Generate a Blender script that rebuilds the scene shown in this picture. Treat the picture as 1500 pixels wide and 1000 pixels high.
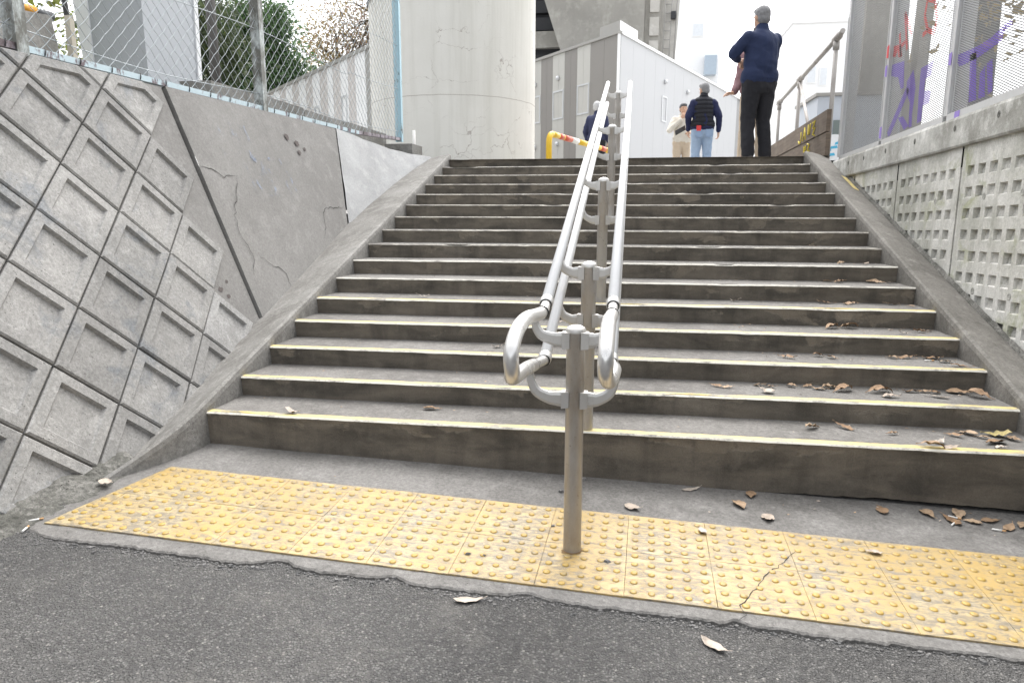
import bpy, bmesh, math, random
from math import sin, cos, pi, radians, sqrt
from mathutils import Vector, Matrix, noise as mnoise

for o in list(bpy.data.objects):
    bpy.data.objects.remove(o)
scene = bpy.context.scene
col = scene.collection

# ------------------------------------------------------------------ camera
CAM = Vector((0.1447, -3.1147, 1.1022))
PITCH, YAW, ROLL = -0.1833, -0.1645, 0.0015
fw = Vector((sin(YAW)*cos(PITCH), cos(YAW)*cos(PITCH), sin(PITCH)))
rt = Vector((cos(YAW), -sin(YAW), 0))
up = rt.cross(fw)
rt, up = cos(ROLL)*rt + sin(ROLL)*up, -sin(ROLL)*rt + cos(ROLL)*up
cd = bpy.data.cameras.new('camera')
cam = bpy.data.objects.new('camera', cd)
col.objects.link(cam)
cam.matrix_world = Matrix(((rt.x, up.x, -fw.x, CAM.x), (rt.y, up.y, -fw.y, CAM.y), (rt.z, up.z, -fw.z, CAM.z), (0, 0, 0, 1)))
cd.sensor_width = 36
cd.lens = 1030.8/1500*36
cd.clip_start = 0.05
cd.clip_end = 2000
cd.dof.use_dof = True
cd.dof.focus_distance = 2.9
cd.dof.aperture_fstop = 11
scene.camera = cam

# ------------------------------------------------------------------ sky, sun, exposure (bright overcast)
SUN_EL, SUN_AZ = radians(58), radians(2)          # azimuth from +Y towards +X
world = bpy.data.worlds.new('World')
scene.world = world
world.use_nodes = True
wt = world.node_tree
for n in list(wt.nodes):
    wt.nodes.remove(n)
sky = wt.nodes.new('ShaderNodeTexSky')
sky.sky_type = 'NISHITA'
sky.sun_disc = False
sky.sun_elevation = SUN_EL
sky.sun_rotation = SUN_AZ
sky.dust_density = 3.0
sky.air_density = 1.0
hs = wt.nodes.new('ShaderNodeHueSaturation')
hs.inputs['Saturation'].default_value = 0.16       # overcast: the blue is gone
bg = wt.nodes.new('ShaderNodeBackground')
bg.inputs['Strength'].default_value = 0.15
wo = wt.nodes.new('ShaderNodeOutputWorld')
wt.links.new(sky.outputs[0], hs.inputs['Color'])
wt.links.new(hs.outputs[0], bg.inputs['Color'])
wt.links.new(bg.outputs[0], wo.inputs['Surface'])
sd = bpy.data.lights.new('sun', 'SUN')
sd.energy = 1.5
sd.angle = radians(95)
sd.color = (1.0, 0.97, 0.93)
sun = bpy.data.objects.new('sun', sd)
col.objects.link(sun)
sun.location = (10, 12, 20)
sundir = Vector((sin(SUN_AZ)*cos(SUN_EL), cos(SUN_AZ)*cos(SUN_EL), sin(SUN_EL)))
sun.rotation_euler = sundir.to_track_quat('Z', 'Y').to_euler()
vs = scene.view_settings
vs.view_transform = 'Standard'
vs.look = 'None'
vs.exposure = 1.68
vs.gamma = 1.0
vs.use_curve_mapping = False
scene.cycles.max_bounces = 5
scene.cycles.diffuse_bounces = 3
scene.cycles.transparent_max_bounces = 24
scene.cycles.use_denoising = True

rnd = random.Random(11)

# ------------------------------------------------------------------ helpers
def tag(o, label=None, cat=None, group=None, kind=None):
    if label: o['label'] = label
    if cat: o['category'] = cat
    if group: o['group'] = group
    if kind: o['kind'] = kind
    return o

def empty(name, loc, label, cat, group=None):
    o = bpy.data.objects.new(name, None)
    o.empty_display_size = 0.1
    col.objects.link(o)
    o.location = loc
    return tag(o, label, cat, group)

def origin(o):
    """accumulated translation of an object (parents are never rotated)"""
    v = Vector((0, 0, 0))
    while o is not None:
        v += o.location
        o = o.parent
    return v

class MB:
    def __init__(s):
        s.v, s.f, s.m, s.sm = [], [], [], []
    def add(s, verts, faces, mi=0, smooth=False):
        b = len(s.v)
        s.v += [Vector(p) for p in verts]
        for f in faces:
            s.f.append([b+i for i in f]); s.m.append(mi); s.sm.append(smooth)
        return s
    def box(s, lo, hi, mi=0, M=None):
        x0, y0, z0 = lo; x1, y1, z1 = hi
        vs = [(x0,y0,z0),(x1,y0,z0),(x1,y1,z0),(x0,y1,z0),(x0,y0,z1),(x1,y0,z1),(x1,y1,z1),(x0,y1,z1)]
        if M is not None: vs = [M @ Vector(p) for p in vs]
        return s.add(vs, [(0,3,2,1),(4,5,6,7),(0,1,5,4),(1,2,6,5),(2,3,7,6),(3,0,4,7)], mi)
    def prism(s, poly, ext, mi=0):
        """poly: list of 3D points (ccw seen against ext), ext: extrusion vector"""
        n = len(poly); ext = Vector(ext)
        vs = [Vector(p) for p in poly] + [Vector(p)+ext for p in poly]
        fs = [list(range(n))[::-1], list(range(n, 2*n))] + [(i, (i+1) % n, n+(i+1) % n, n+i) for i in range(n)]
        return s.add(vs, fs, mi)
    def tube(s, path, r, seg=12, mi=0, cap=True, smooth=True):
        path = [Vector(p) for p in path]
        n = len(path)
        rr = r if isinstance(r, (list, tuple)) else [r]*n
        t0 = (path[1]-path[0]).normalized()
        ref = Vector((0, 0, 1)) if abs(t0.z) < .9 else Vector((1, 0, 0))
        u = t0.cross(ref).normalized()
        vs = []
        for i in range(n):
            t = (path[min(i+1, n-1)]-path[max(i-1, 0)]).normalized()
            u = (u - t*u.dot(t)).normalized()
            w = t.cross(u)
            for k in range(seg):
                a = 2*pi*k/seg
                vs.append(path[i] + (u*cos(a)+w*sin(a))*rr[i])
        fs = [(i*seg+k, i*seg+(k+1) % seg, (i+1)*seg+(k+1) % seg, (i+1)*seg+k) for i in range(n-1) for k in range(seg)]
        b = len(s.v)
        s.add(vs, fs, mi, smooth)
        if cap:
            s.f.append([b+k for k in range(seg)][::-1]); s.m.append(mi); s.sm.append(False)
            s.f.append([b+(n-1)*seg+k for k in range(seg)]); s.m.append(mi); s.sm.append(False)
        return s
    def grid(s, fn, nu, nv, mi=0, smooth=False, flip=False):
        vs = [fn(i/nu, j/nv) for i in range(nu+1) for j in range(nv+1)]
        w = nv+1
        fs = []
        for i in range(nu):
            for j in range(nv):
                q = (i*w+j, (i+1)*w+j, (i+1)*w+j+1, i*w+j+1)
                fs.append(q[::-1] if flip else q)
        return s.add(vs, fs, mi, smooth)
    def lathe(s, prof, c, seg=16, mi=0, smooth=True):
        """prof: (r, z) pairs, about a vertical axis through c"""
        c = Vector(c); n = len(prof)
        vs = [c+Vector((r*cos(2*pi*k/seg), r*sin(2*pi*k/seg), z)) for r, z in prof for k in range(seg)]
        fs = [(i*seg+k, i*seg+(k+1) % seg, (i+1)*seg+(k+1) % seg, (i+1)*seg+k) for i in range(n-1) for k in range(seg)]
        return s.add(vs, fs, mi, smooth)
    def mesh(s, name, org=Vector((0, 0, 0))):
        me = bpy.data.meshes.new(name)
        me.from_pydata([tuple(p-org) for p in s.v], [], s.f)
        me.polygons.foreach_set('material_index', s.m)
        me.polygons.foreach_set('use_smooth', s.sm)
        me.update()
        return me
    def build(s, name, mats, parent=None, loc=None):
        """loc: world origin of the object (defaults to its parent's origin, or the mesh's own base)"""
        if loc is None:
            if parent is not None:
                loc = origin(parent)
            else:
                n = len(s.v)
                loc = Vector((sum(p.x for p in s.v)/n, sum(p.y for p in s.v)/n, min(p.z for p in s.v)))
        loc = Vector(loc)
        me = s.mesh(name, loc)
        for m in (mats if isinstance(mats, (list, tuple)) else [mats]):
            me.materials.append(m)
        o = bpy.data.objects.new(name, me)
        col.objects.link(o)
        if parent is not None:
            o.parent = parent
            o.location = loc - origin(parent)
        else:
            o.location = loc
        return o

def nz(x, y=0.0, z=0.0):
    return mnoise.noise(Vector((x, y, z)))

# ------------------------------------------------------------------ materials
class NT:
    def __init__(s, name):
        s.mat = bpy.data.materials.new(name)
        s.mat.use_nodes = True
        s.t = s.mat.node_tree
        for n in list(s.t.nodes): s.t.nodes.remove(n)
        s.out = s.t.nodes.new('ShaderNodeOutputMaterial')
        g = s.t.nodes.new('ShaderNodeNewGeometry')
        s.P = g.outputs['Position']
        s.N = g.outputs['Normal']
        s.obrand = s.t.nodes.new('ShaderNodeObjectInfo').outputs['Random']
    def L(s, a, b): s.t.links.new(a, b)
    def put(s, sock, v):
        if hasattr(v, 'is_output'): s.L(v, sock)
        elif isinstance(v, (tuple, list)) and len(v) == 3 and sock.type == 'RGBA': sock.default_value = (*v, 1)
        else: sock.default_value = v
    def map(s, scale=(1, 1, 1), rot=(0, 0, 0), vec=None, loc=(0, 0, 0)):
        n = s.t.nodes.new('ShaderNodeMapping')
        s.L(vec or s.P, n.inputs[0])
        n.inputs['Scale'].default_value = scale; n.inputs['Rotation'].default_value = rot; n.inputs['Location'].default_value = loc
        return n.outputs[0]
    def noise(s, scale, detail=4, rough=.55, vec=None, dist=0.0):
        n = s.t.nodes.new('ShaderNodeTexNoise')
        s.L(vec or s.P, n.inputs['Vector'])
        n.inputs['Scale'].default_value = scale; n.inputs['Detail'].default_value = detail
        n.inputs['Roughness'].default_value = rough; n.inputs['Distortion'].default_value = dist
        return n.outputs['Fac']
    def vor(s, scale, feature='F1', vec=None, out='Distance', rnd_=1.0):
        n = s.t.nodes.new('ShaderNodeTexVoronoi')
        n.feature = feature
        s.L(vec or s.P, n.inputs['Vector'])
        n.inputs['Scale'].default_value = scale
        n.inputs['Randomness'].default_value = rnd_
        return n.outputs[out]
    def ramp(s, fac, a, b, lo=0.0, hi=1.0):
        n = s.t.nodes.new('ShaderNodeMapRange')
        n.clamp = True
        s.put(n.inputs['Value'], fac)
        for k, v in zip(('From Min', 'From Max', 'To Min', 'To Max'), (a, b, lo, hi)): n.inputs[k].default_value = v
        return n.outputs[0]
    def m(s, op, a, b=0.0):
        n = s.t.nodes.new('ShaderNodeMath'); n.operation = op
        s.put(n.inputs[0], a); s.put(n.inputs[1], b)
        return n.outputs[0]
    def mix(s, fac, a, b, mode='MIX'):
        n = s.t.nodes.new('ShaderNodeMix'); n.data_type = 'RGBA'; n.blend_type = mode
        s.put(n.inputs[0], fac); s.put(n.inputs[6], a); s.put(n.inputs[7], b)
        return n.outputs[2]
    def sep(s, vec=None):
        n = s.t.nodes.new('ShaderNodeSeparateXYZ'); s.L(vec or s.P, n.inputs[0])
        return n.outputs
    def bump(s, h, strength=.5, dist=.01, normal=None):
        n = s.t.nodes.new('ShaderNodeBump')
        n.inputs['Strength'].default_value = strength; n.inputs['Distance'].default_value = dist
        s.put(n.inputs['Height'], h)
        if normal is not None: s.L(normal, n.inputs['Normal'])
        return n.outputs[0]
    def bsdf(s, color, rough=.8, metal=0.0, normal=None, spec=.4):
        n = s.t.nodes.new('ShaderNodeBsdfPrincipled')
        s.put(n.inputs['Base Color'], color); s.put(n.inputs['Roughness'], rough); s.put(n.inputs['Metallic'], metal)
        n.inputs['Specular IOR Level'].default_value = spec
        if normal is not None: s.L(normal, n.inputs['Normal'])
        return n
    def done(s, shader):
        s.L(shader.outputs[0] if hasattr(shader, 'outputs') else shader, s.out.inputs['Surface'])
        return s.mat

def concrete(name, base, dark, light, big=1.2, mid=9, grain=.16, pits=.35, bumps=.35, rough=.88, streak=0.0, tint=None, orv=0.0):
    t = NT(name)
    n1 = t.noise(big, 5, .6, dist=.4)
    n2 = t.noise(mid, 5, .65)
    c = t.mix(t.ramp(n1, .38, .66), base, dark)
    c = t.mix(t.ramp(n2, .5, .75, 0, .8), c, light)
    if streak:
        sv = t.map((7, 7, .55))
        c = t.mix(t.ramp(t.noise(1.3, 5, .7, sv), .48, .72, 0, streak), c, dark)
    if tint:
        c = t.mix(t.ramp(t.noise(3.3, 5, .7, dist=.6), .56, .68, 0, .85), c, tint)
    fine = t.noise(190, 3, .7)
    c = t.mix(1.0, c, t.mix(fine, (1-grain*2.2,)*3, (1+grain*1.6,)*3), 'MULTIPLY')
    gr2 = t.noise(62, 3, .75)
    c = t.mix(1.0, c, t.mix(t.ramp(gr2, .3, .7), (1-grain*1.5,)*3, (1+grain*1.3,)*3), 'MULTIPLY')
    c = t.mix(t.ramp(t.noise(5.5, 6, .72, dist=.8), .55, .72, 0, min(.75, grain*3)), c, tuple(v*.72 for v in dark))
    if orv: c = t.mix(1.0, c, t.mix(t.obrand, (1-orv,)*3, (1+orv,)*3), 'MULTIPLY')
    pit = t.ramp(t.vor(52), .06, .19, 1, 0)
    pit = t.m('MULTIPLY', pit, t.ramp(t.noise(14, 2), .46, .6))
    c = t.mix(t.m('MULTIPLY', pit, pits), c, (dark[0]*.35, dark[1]*.35, dark[2]*.35))
    h = t.m('ADD', t.m('ADD', t.m('MULTIPLY', n2, .6), t.m('MULTIPLY', gr2, .55)), t.m('SUBTRACT', t.m('MULTIPLY', fine, .4), pit))
    return t.done(t.bsdf(c, rough, normal=t.bump(h, bumps, .008), spec=.3))

def plain(name, c, rough=.6, metal=0.0, vary=.12, scale=8, bump_=0.0, spec=.4):
    t = NT(name)
    n = t.noise(scale, 4, .6)
    cc = t.mix(n, tuple(v*(1-vary) for v in c), tuple(min(1, v*(1+vary)) for v in c))
    return t.done(t.bsdf(cc, t.ramp(n, .3, .7, rough*.9, min(1, rough*1.1)), metal, t.bump(n, bump_, .004) if bump_ else None, spec))

M = {}
M['block'] = concrete('block_concrete', (.32, .312, .298), (.225, .222, .213), (.39, .382, .368), 1.4, 11, .17, .8, .55, tint=(.205, .215, .225), orv=.14)
M['joint'] = concrete('joint_dirt', (.21, .20, .18), (.11, .105, .095), (.29, .28, .26), 2, 14)
M['cement'] = concrete('cement_render', (.235, .228, .217), (.188, .182, .173), (.285, .278, .266), .9, 7, .12, .3, .25, streak=.35)
M['plaster'] = concrete('new_plaster', (.40, .405, .405), (.31, .312, .312), (.48, .48, .475), 1.4, 6, .08, .4, .5, streak=.3)
M['stringer'] = concrete('stringer_concrete', (.265, .258, .243), (.17, .163, .15), (.345, .335, .315), 2.0, 12, .18, .5, .45)
M['kerb_dark'] = concrete('right_kerb_concrete', (.20, .19, .172), (.13, .123, .11), (.265, .253, .232), 2.0, 12, .18, .5, .45)
M['landing'] = concrete('landing_concrete', (.20, .193, .183), (.14, .134, .126), (.255, .247, .235), 1.7, 10, .2, .5, .45)
M['tread'] = concrete('tread_concrete', (.195, .187, .175), (.14, .133, .124), (.245, .235, .22), 1.8, 13, .2, .4, .35)
M['panel'] = concrete('wall_panel_concrete', (.60, .59, .555), (.27, .27, .225), (.70, .69, .65), 1.3, 8, .11, .7, .4, streak=.6, tint=(.36, .37, .25))
M['cap'] = concrete('cap_concrete', (.58, .575, .545), (.24, .235, .21), (.68, .67, .64), 1.5, 9, .11, .6, .4, streak=.65)
M['curb'] = concrete('curb_concrete', (.27, .265, .25), (.17, .165, .15), (.36, .35, .33), 2.2, 10, .15, .5, .4)
M['mortar'] = concrete('rough_mortar', (.17, .165, .15), (.07, .07, .06), (.28, .27, .25), 5, 25, .3, .8, .9)
M['dark_gap'] = plain('joint_shade_black', (.03, .028, .025), .95)  # near-black stand-in for the shade inside the open wall joints

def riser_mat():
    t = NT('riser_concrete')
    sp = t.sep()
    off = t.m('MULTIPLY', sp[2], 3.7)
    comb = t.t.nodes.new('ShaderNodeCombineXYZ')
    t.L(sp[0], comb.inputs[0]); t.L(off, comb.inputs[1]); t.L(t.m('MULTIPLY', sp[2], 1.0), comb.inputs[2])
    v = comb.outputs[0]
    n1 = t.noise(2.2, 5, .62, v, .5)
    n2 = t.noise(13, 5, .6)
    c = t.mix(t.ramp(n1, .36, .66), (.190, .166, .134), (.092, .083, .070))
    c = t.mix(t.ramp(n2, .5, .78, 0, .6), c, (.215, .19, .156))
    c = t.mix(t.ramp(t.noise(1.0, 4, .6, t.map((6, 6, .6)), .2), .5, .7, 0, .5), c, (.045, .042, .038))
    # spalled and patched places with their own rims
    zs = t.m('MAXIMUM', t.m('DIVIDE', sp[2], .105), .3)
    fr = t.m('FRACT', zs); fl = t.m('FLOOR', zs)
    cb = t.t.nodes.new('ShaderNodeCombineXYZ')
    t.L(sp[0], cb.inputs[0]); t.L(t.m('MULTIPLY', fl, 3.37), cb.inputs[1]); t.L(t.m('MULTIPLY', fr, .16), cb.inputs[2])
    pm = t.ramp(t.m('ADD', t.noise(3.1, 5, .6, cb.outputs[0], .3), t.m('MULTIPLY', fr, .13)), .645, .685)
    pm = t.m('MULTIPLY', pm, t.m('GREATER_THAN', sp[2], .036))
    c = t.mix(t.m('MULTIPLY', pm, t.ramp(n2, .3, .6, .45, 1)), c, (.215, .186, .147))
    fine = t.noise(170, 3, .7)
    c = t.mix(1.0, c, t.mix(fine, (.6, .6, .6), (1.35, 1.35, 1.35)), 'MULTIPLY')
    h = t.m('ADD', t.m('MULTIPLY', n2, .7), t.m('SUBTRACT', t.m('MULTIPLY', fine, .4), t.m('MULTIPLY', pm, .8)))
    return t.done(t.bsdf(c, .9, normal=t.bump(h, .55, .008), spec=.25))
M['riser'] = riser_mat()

def strip_mat(name, c, worn, lo, hi):
    t = NT(name)
    n = t.noise(16, 6, .72, t.map((.5, 1.6, 1.6)))
    n2 = t.noise(70, 4, .7)
    w = t.ramp(t.m('ADD', n, t.m('MULTIPLY', n2, .35)), lo, hi)
    cc = t.mix(w, c, worn)
    return t.done(t.bsdf(cc, .42 if 'dot' in name else .55, normal=t.bump(n2, .3, .003), spec=.4))
M['line_yellow'] = strip_mat('nosing_yellow_paint', (.58, .47, .18), (.26, .24, .2), .64, .80)
M['line_worn_glare'] = strip_mat('nosing_worn_glare_paint', (.46, .435, .37), (.22, .205, .185), .58, .74)  # upper lines: worn paint, with glancing glare put into the pale colour
M['line_glint'] = strip_mat('nosing_sky_glint', (.64, .62, .55), (.30, .28, .25), .68, .84)  # sky reflection on the rounded lip, put into the colour as white

def tile_mat():
    t = NT('tactile_yellow')
    n = t.noise(2.0, 4, .6)
    s1 = t.noise(22, 7, .78, t.map((.55, 1.7, 1), (0, 0, .35)), 1.2)
    s2 = t.noise(60, 5, .75)
    s3 = t.noise(4.3, 5, .65)
    c = t.mix(t.ramp(n, .35, .7), (.40, .272, .092), (.45, .332, .145))
    c = t.mix(t.ramp(s3, .5, .7, 0, .75), c, (.53, .445, .285))
    sp = t.sep()
    g = t.m('ADD', t.m('MULTIPLY', s1, .75), t.m('ADD', t.m('MULTIPLY', s2, .22), t.m('MULTIPLY', s3, .30)))
    c = t.mix(1.0, c, t.mix(t.obrand, (.93, .93, .93), (1.06, 1.06, 1.06)), 'MULTIPLY')
    c = t.mix(t.ramp(g, .60, .72, 0, .88), c, (.16, .142, .115))
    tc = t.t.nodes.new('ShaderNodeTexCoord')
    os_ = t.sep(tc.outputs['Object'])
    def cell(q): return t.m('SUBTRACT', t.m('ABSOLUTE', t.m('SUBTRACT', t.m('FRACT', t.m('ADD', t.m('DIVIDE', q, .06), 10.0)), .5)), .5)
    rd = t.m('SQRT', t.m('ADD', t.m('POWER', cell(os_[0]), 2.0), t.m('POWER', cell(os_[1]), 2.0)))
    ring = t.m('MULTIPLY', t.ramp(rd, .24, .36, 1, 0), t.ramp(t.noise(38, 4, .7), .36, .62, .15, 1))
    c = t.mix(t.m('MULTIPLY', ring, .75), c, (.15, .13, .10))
    pit = t.ramp(t.vor(120), .04, .12, 1, 0)
    pit = t.m('MULTIPLY', pit, t.ramp(s2, .52, .6))
    c = t.mix(t.m('MULTIPLY', pit, .8), c, (.06, .05, .04))
    h = t.m('SUBTRACT', t.m('MULTIPLY', s1, .6), t.m('ADD', pit, t.ramp(g, .60, .74)))
    return t.done(t.bsdf(c, t.ramp(s1, .3, .7, .26, .48), normal=t.bump(h, .35, .003), spec=.6))
M['tile'] = tile_mat()
M['dot'] = strip_mat('tactile_dot_yellow', (.42, .28, .07), (.27, .215, .125), .66, .84)

def asphalt_mat():
    t = NT('asphalt')
    big = t.noise(.9, 5, .6)
    agg = t.vor(125, out='Color')
    d = t.vor(125)
    dd = t.vor(230)
    agc = t.sep(agg)
    c = t.mix(t.ramp(big, .35, .68), (.088, .086, .084), (.150, .147, .141))
    c = t.mix(t.ramp(agc[0], .45, 1, 0, .65), c, (.25, .244, .235))
    c = t.mix(t.ramp(agc[1], .965, .99, 0, .55), c, (.42, .40, .37))
    c = t.mix(t.ramp(agc[2], .62, 1, 0, .75), c, (.075, .074, .075))
    gap = t.ramp(d, .38, .62)
    c = t.mix(t.m('MULTIPLY', gap, .55), c, (.07, .068, .066))
    dust = t.ramp(t.noise(3.1, 5, .7), .52, .72, 0, .45)
    c = t.mix(dust, c, (.21, .20, .185))
    h = t.m('SUBTRACT', t.m('ADD', t.m('MULTIPLY', agc[0], .5), t.m('MULTIPLY', t.noise(320, 2), .3)), t.m('ADD', gap, t.m('MULTIPLY', dd, .4)))
    c = t.mix(t.ramp(t.noise(34, 4, .7), .56, .68, 0, .55), c, (.055, .054, .053))
    return t.done(t.bsdf(c, .85, normal=t.bump(h, 1.0, .006), spec=.3))
M['asphalt'] = asphalt_mat()
M['earth'] = concrete('bare_earth', (.185, .175, .16), (.10, .095, .085), (.25, .24, .22), 1.6, 9, .3, .3, .7)
M['stone'] = concrete('loose_stone', (.19, .185, .18), (.1, .1, .1), (.3, .29, .28), 20, 60, .2, 0, .3)

def metal(name, c, rough, dirt, amt, met=.75, lo=.52, hi=.75):
    t = NT(name)
    n = t.noise(9, 5, .65, t.map((1, 1, .35)))
    n2 = t.noise(60, 4, .7)
    w = t.ramp(n, lo, hi, 0, amt)
    cc = t.mix(w, c, dirt)
    cc = t.mix(t.ramp(n2, .62, .72, 0, amt*.8), cc, tuple(v*.5 for v in dirt))
    return t.done(t.bsdf(cc, t.ramp(n, .3, .75, rough*.85, min(1, rough*1.35)), met, t.bump(n2, .08, .002), .5))
M['post'] = metal('post_stained_steel', (.44, .42, .395), .42, (.29, .24, .18), .75, .5, .45, .75)
M['bracket'] = metal('cast_aluminium', (.58, .57, .55), .4, (.38, .35, .3), .4, .6)
M['rail'] = metal('rail_pale_coating', (.66, .66, .655), .33, (.5, .48, .45), .25, .2)
M['loop'] = metal('satin_aluminium', (.68, .67, .65), .3, (.45, .42, .38), .3, .65)
M['rubber'] = plain('black_seal', (.03, .03, .03), .6)
M['galv'] = metal('galvanised_wire', (.34, .37, .385), .5, (.2, .21, .21), .5, .3)
def peel(name, paint, under, lo, hi, rough=.5):
    t = NT(name)
    n = t.noise(7, 6, .75, t.map((1, 1, .5)))
    w = t.ramp(n, lo, hi)
    c = t.mix(w, paint, under)
    return t.done(t.bsdf(c, rough, .15, t.bump(w, .4, .003), .45))
M['fence_post'] = peel('fence_post_paint', (.36, .53, .60), (.10, .105, .085), .56, .62)
M['fence_post_dark'] = peel('fence_post_worn', (.55, .60, .60), (.12, .12, .105), .34, .55)
M['fence_rail'] = peel('fence_rail_paint', (.46, .56, .60), (.15, .115, .125), .54, .60)
M['fence_rail_dark'] = peel('fence_rail_rust', (.30, .27, .30), (.12, .095, .10), .45, .6)
M['frame'] = metal('screen_frame_aluminium', (.52, .52, .52), .38, (.4, .39, .375), .35, .4)

def mesh_screen(name, color, open_=.27):
    t = NT(name)
    sp = t.sep()
    a = t.m('ADD', t.m('MULTIPLY', sp[1], .38), sp[2]); b = t.m('SUBTRACT', t.m('MULTIPLY', sp[1], .38), sp[2])
    K = 2*pi/.030
    sa = t.m('SINE', t.m('MULTIPLY', a, K)); sb = t.m('SINE', t.m('MULTIPLY', b, K))
    hole = t.m('GREATER_THAN', t.m('MULTIPLY', sa, sb), .10)
    hole2 = t.m('GREATER_THAN', t.m('ABSOLUTE', t.m('MULTIPLY', sa, sb)), open_)
    n = t.noise(5, 4, .6)
    c = t.mix(n, tuple(v*.8 for v in color), tuple(min(1, v*1.15) for v in color))
    tr = t.t.nodes.new('ShaderNodeBsdfTransparent')
    mx = t.t.nodes.new('ShaderNodeMixShader')
    t.L(hole2, mx.inputs[0]); t.L(t.bsdf(c, .5, .2).outputs[0], mx.inputs[1]); t.L(tr.outputs[0], mx.inputs[2])
    return t.done(mx)
M['screen'] = mesh_screen('perforated_screen', (.20, .20, .195))
M['screen_purple'] = mesh_screen('perforated_purple_paint', (.13, .075, .36), .52)
M['screen_red'] = mesh_screen('perforated_red_paint', (.45, .03, .03), .52)
M['paint_purple'] = plain('purple_spray_paint', (.25, .18, .48), .6)
M['paint_red'] = plain('red_spray_paint', (.55, .05, .06), .6)
M['paint_yellow'] = plain('yellow_spray_paint', (.62, .50, .06), .6)

# ------------------------------------------------------------------ dimensions of the place
H, T, HW, NS = .105, .3323, 1.93, 16
TOPZ = NS*H
def nose(y): return H + y*H/T
def gz(x, y): return -.1164 - .0279*x + .03*y          # the sloping foot of the stairs
def jag(x):                                            # broken front edge of the landing slab
    b = -1.02 - .015*x + .012*nz(x*2.1, 3) + .012*nz(x*7, 8) + .009*nz(x*19, 1) + .006*nz(x*47, 1) + .003*nz(x*120, 6)
    for c, w, d in ((-1.05, .07, .05), (-.16, .05, .03), (.51, .03, .035), (-.62, .04, .02)):
        b += d*math.exp(-((x-c)/w)**2)
    return b

# ------------------------------------------------------------------ setting
def lin(a, b, n): return [a+(b-a)*i/n for i in range(n+1)]
mb = MB()
ys = [-80, -30, -14, -8, -5] + lin(-4, .6, 46)
xs = [-60, -20, -8, -5] + lin(-3.5, 4, 75) + [7, 20, 60]
def asz(x, y):
    xx, yy = max(-6, min(6, x)), max(-8, y)
    z = gz(xx, yy) - .013 + .005*nz(x*.9, y*.9, 2) + .003*nz(x*4, y*4, 5)
    if x < -1.9:                                       # dirt washed up against the wall foot
        z += .022*min(1, (-1.9-x)/.35)*(1 if y > -2.5 else max(0, 1+(y+2.5)/1.5))
    return z
mb.add([(x, y, asz(x, y)) for x in xs for y in ys],
       [(i*len(ys)+j, (i+1)*len(ys)+j, (i+1)*len(ys)+j+1, i*len(ys)+j+1) for i in range(len(xs)-1) for j in range(len(ys)-1)], 0, True)
tag(mb.build('asphalt_path', M['asphalt'], loc=(0, 0, 0)), kind='structure')
mb = MB().add([(-900, -900, -1.9), (900, -900, -1.9), (900, 900, -1.9), (-900, 900, -1.9)], [(0, 1, 2, 3)])
tag(mb.build('ground', M['earth'], loc=(0, 0, -1.9)), kind='structure')
# plaza at the head of the stairs, with the terraces held up by the two walls
M['paving'] = concrete('plaza_paving', (.34, .335, .32), (.26, .255, .245), (.42, .41, .4), .5, 4, .15, .3, .3)
mb = MB().add([(-300, 5.6, TOPZ-.01), (300, 5.6, TOPZ-.01), (300, 700, TOPZ-.01), (-300, 700, TOPZ-.01),
               (-2.1, 4.95, TOPZ-.006), (2.2, 4.95, TOPZ-.006), (2.2, 5.6, TOPZ-.01), (-2.1, 5.6, TOPZ-.01)], [(0, 1, 2, 3), (4, 5, 6, 7)])
tag(mb.build('plaza', M['paving'], loc=(0, 5, TOPZ)), kind='structure')
mb = MB().add([(-300, -60, 1.84), (-2.93, -60, 1.84), (-2.93, 3.6, 1.84), (-2.5, 5.6, 1.80), (-300, 5.6, 1.84)], [(0, 1, 2, 3, 4)])
tag(mb.build('terrace', M['earth'], loc=(-10, 0, 1.84)), kind='structure')
mb = MB().add([(2.3, -60, 1.58), (300, -60, 1.58), (300, 5.6, 1.58), (2.3, 5.6, 1.58)], [(0, 1, 2, 3)])
tag(mb.build('embankment', M['earth'], loc=(10, 0, 1.58)), kind='structure')

# landing slab with its broken lip
mb = MB()
N = 700
L0, L1 = -2.12, 2.42
def lx(u): return L0+(L1-L0)*u
rows = []
vs = []
for i in range(N+1):
    x = lx(i/N)
    yf = jag(x)
    if x < -1.9: yf += ((-1.9-x)/.2)**2*.06
    for y, dz in ((yf+.002, -.055), (yf+.003*nz(x*60, 7), -.006+.004*nz(x*40, 2)), (yf+.006+.005*abs(nz(x*33, 9)), -.001), (yf+.05, .0015*nz(x*9, 4)), (-.85, .001*nz(x*5)), (-.6, 0), (-.35, 0), (-.12, .002*nz(x*4, 9)), (.12, 0)):
        vs.append((x, y, gz(x, y)+dz))
k = 9
mb.add(vs, [(i*k+j, (i+1)*k+j, (i+1)*k+j+1, i*k+j+1) for i in range(N) for j in range(k-1)], 0, False)
tag(mb.build('landing', M['landing'], loc=(0, 0, 0)), kind='structure')

# soil washed against the foot of the left wall
mb = MB()
def soil(u, v):
    y = -3.2+(3.2-.28)*u
    xw = -2.18+.053*y+.389*.07-.02; wd = .13+.03*sin(u*9)+.04*nz(u*14, 3)+.02*nz(u*40, 5)
    x = xw+(wd+.02)*v
    hgt = (1-v)**1.2*(.045+.03*nz(u*20, 2))+.007*nz(u*60, v*9)+.005*nz(u*130, v*20)
    return Vector((x, y, gz(x, y)-.020+max(-.004, hgt)+(.024 if v < .93 else -.01)*(1-v*.6)))
mb.grid(soil, 150, 14)
tag(mb.build('soil_verge', M['mortar'], loc=(-2.2, -1.5, -.1)), kind='structure')

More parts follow.
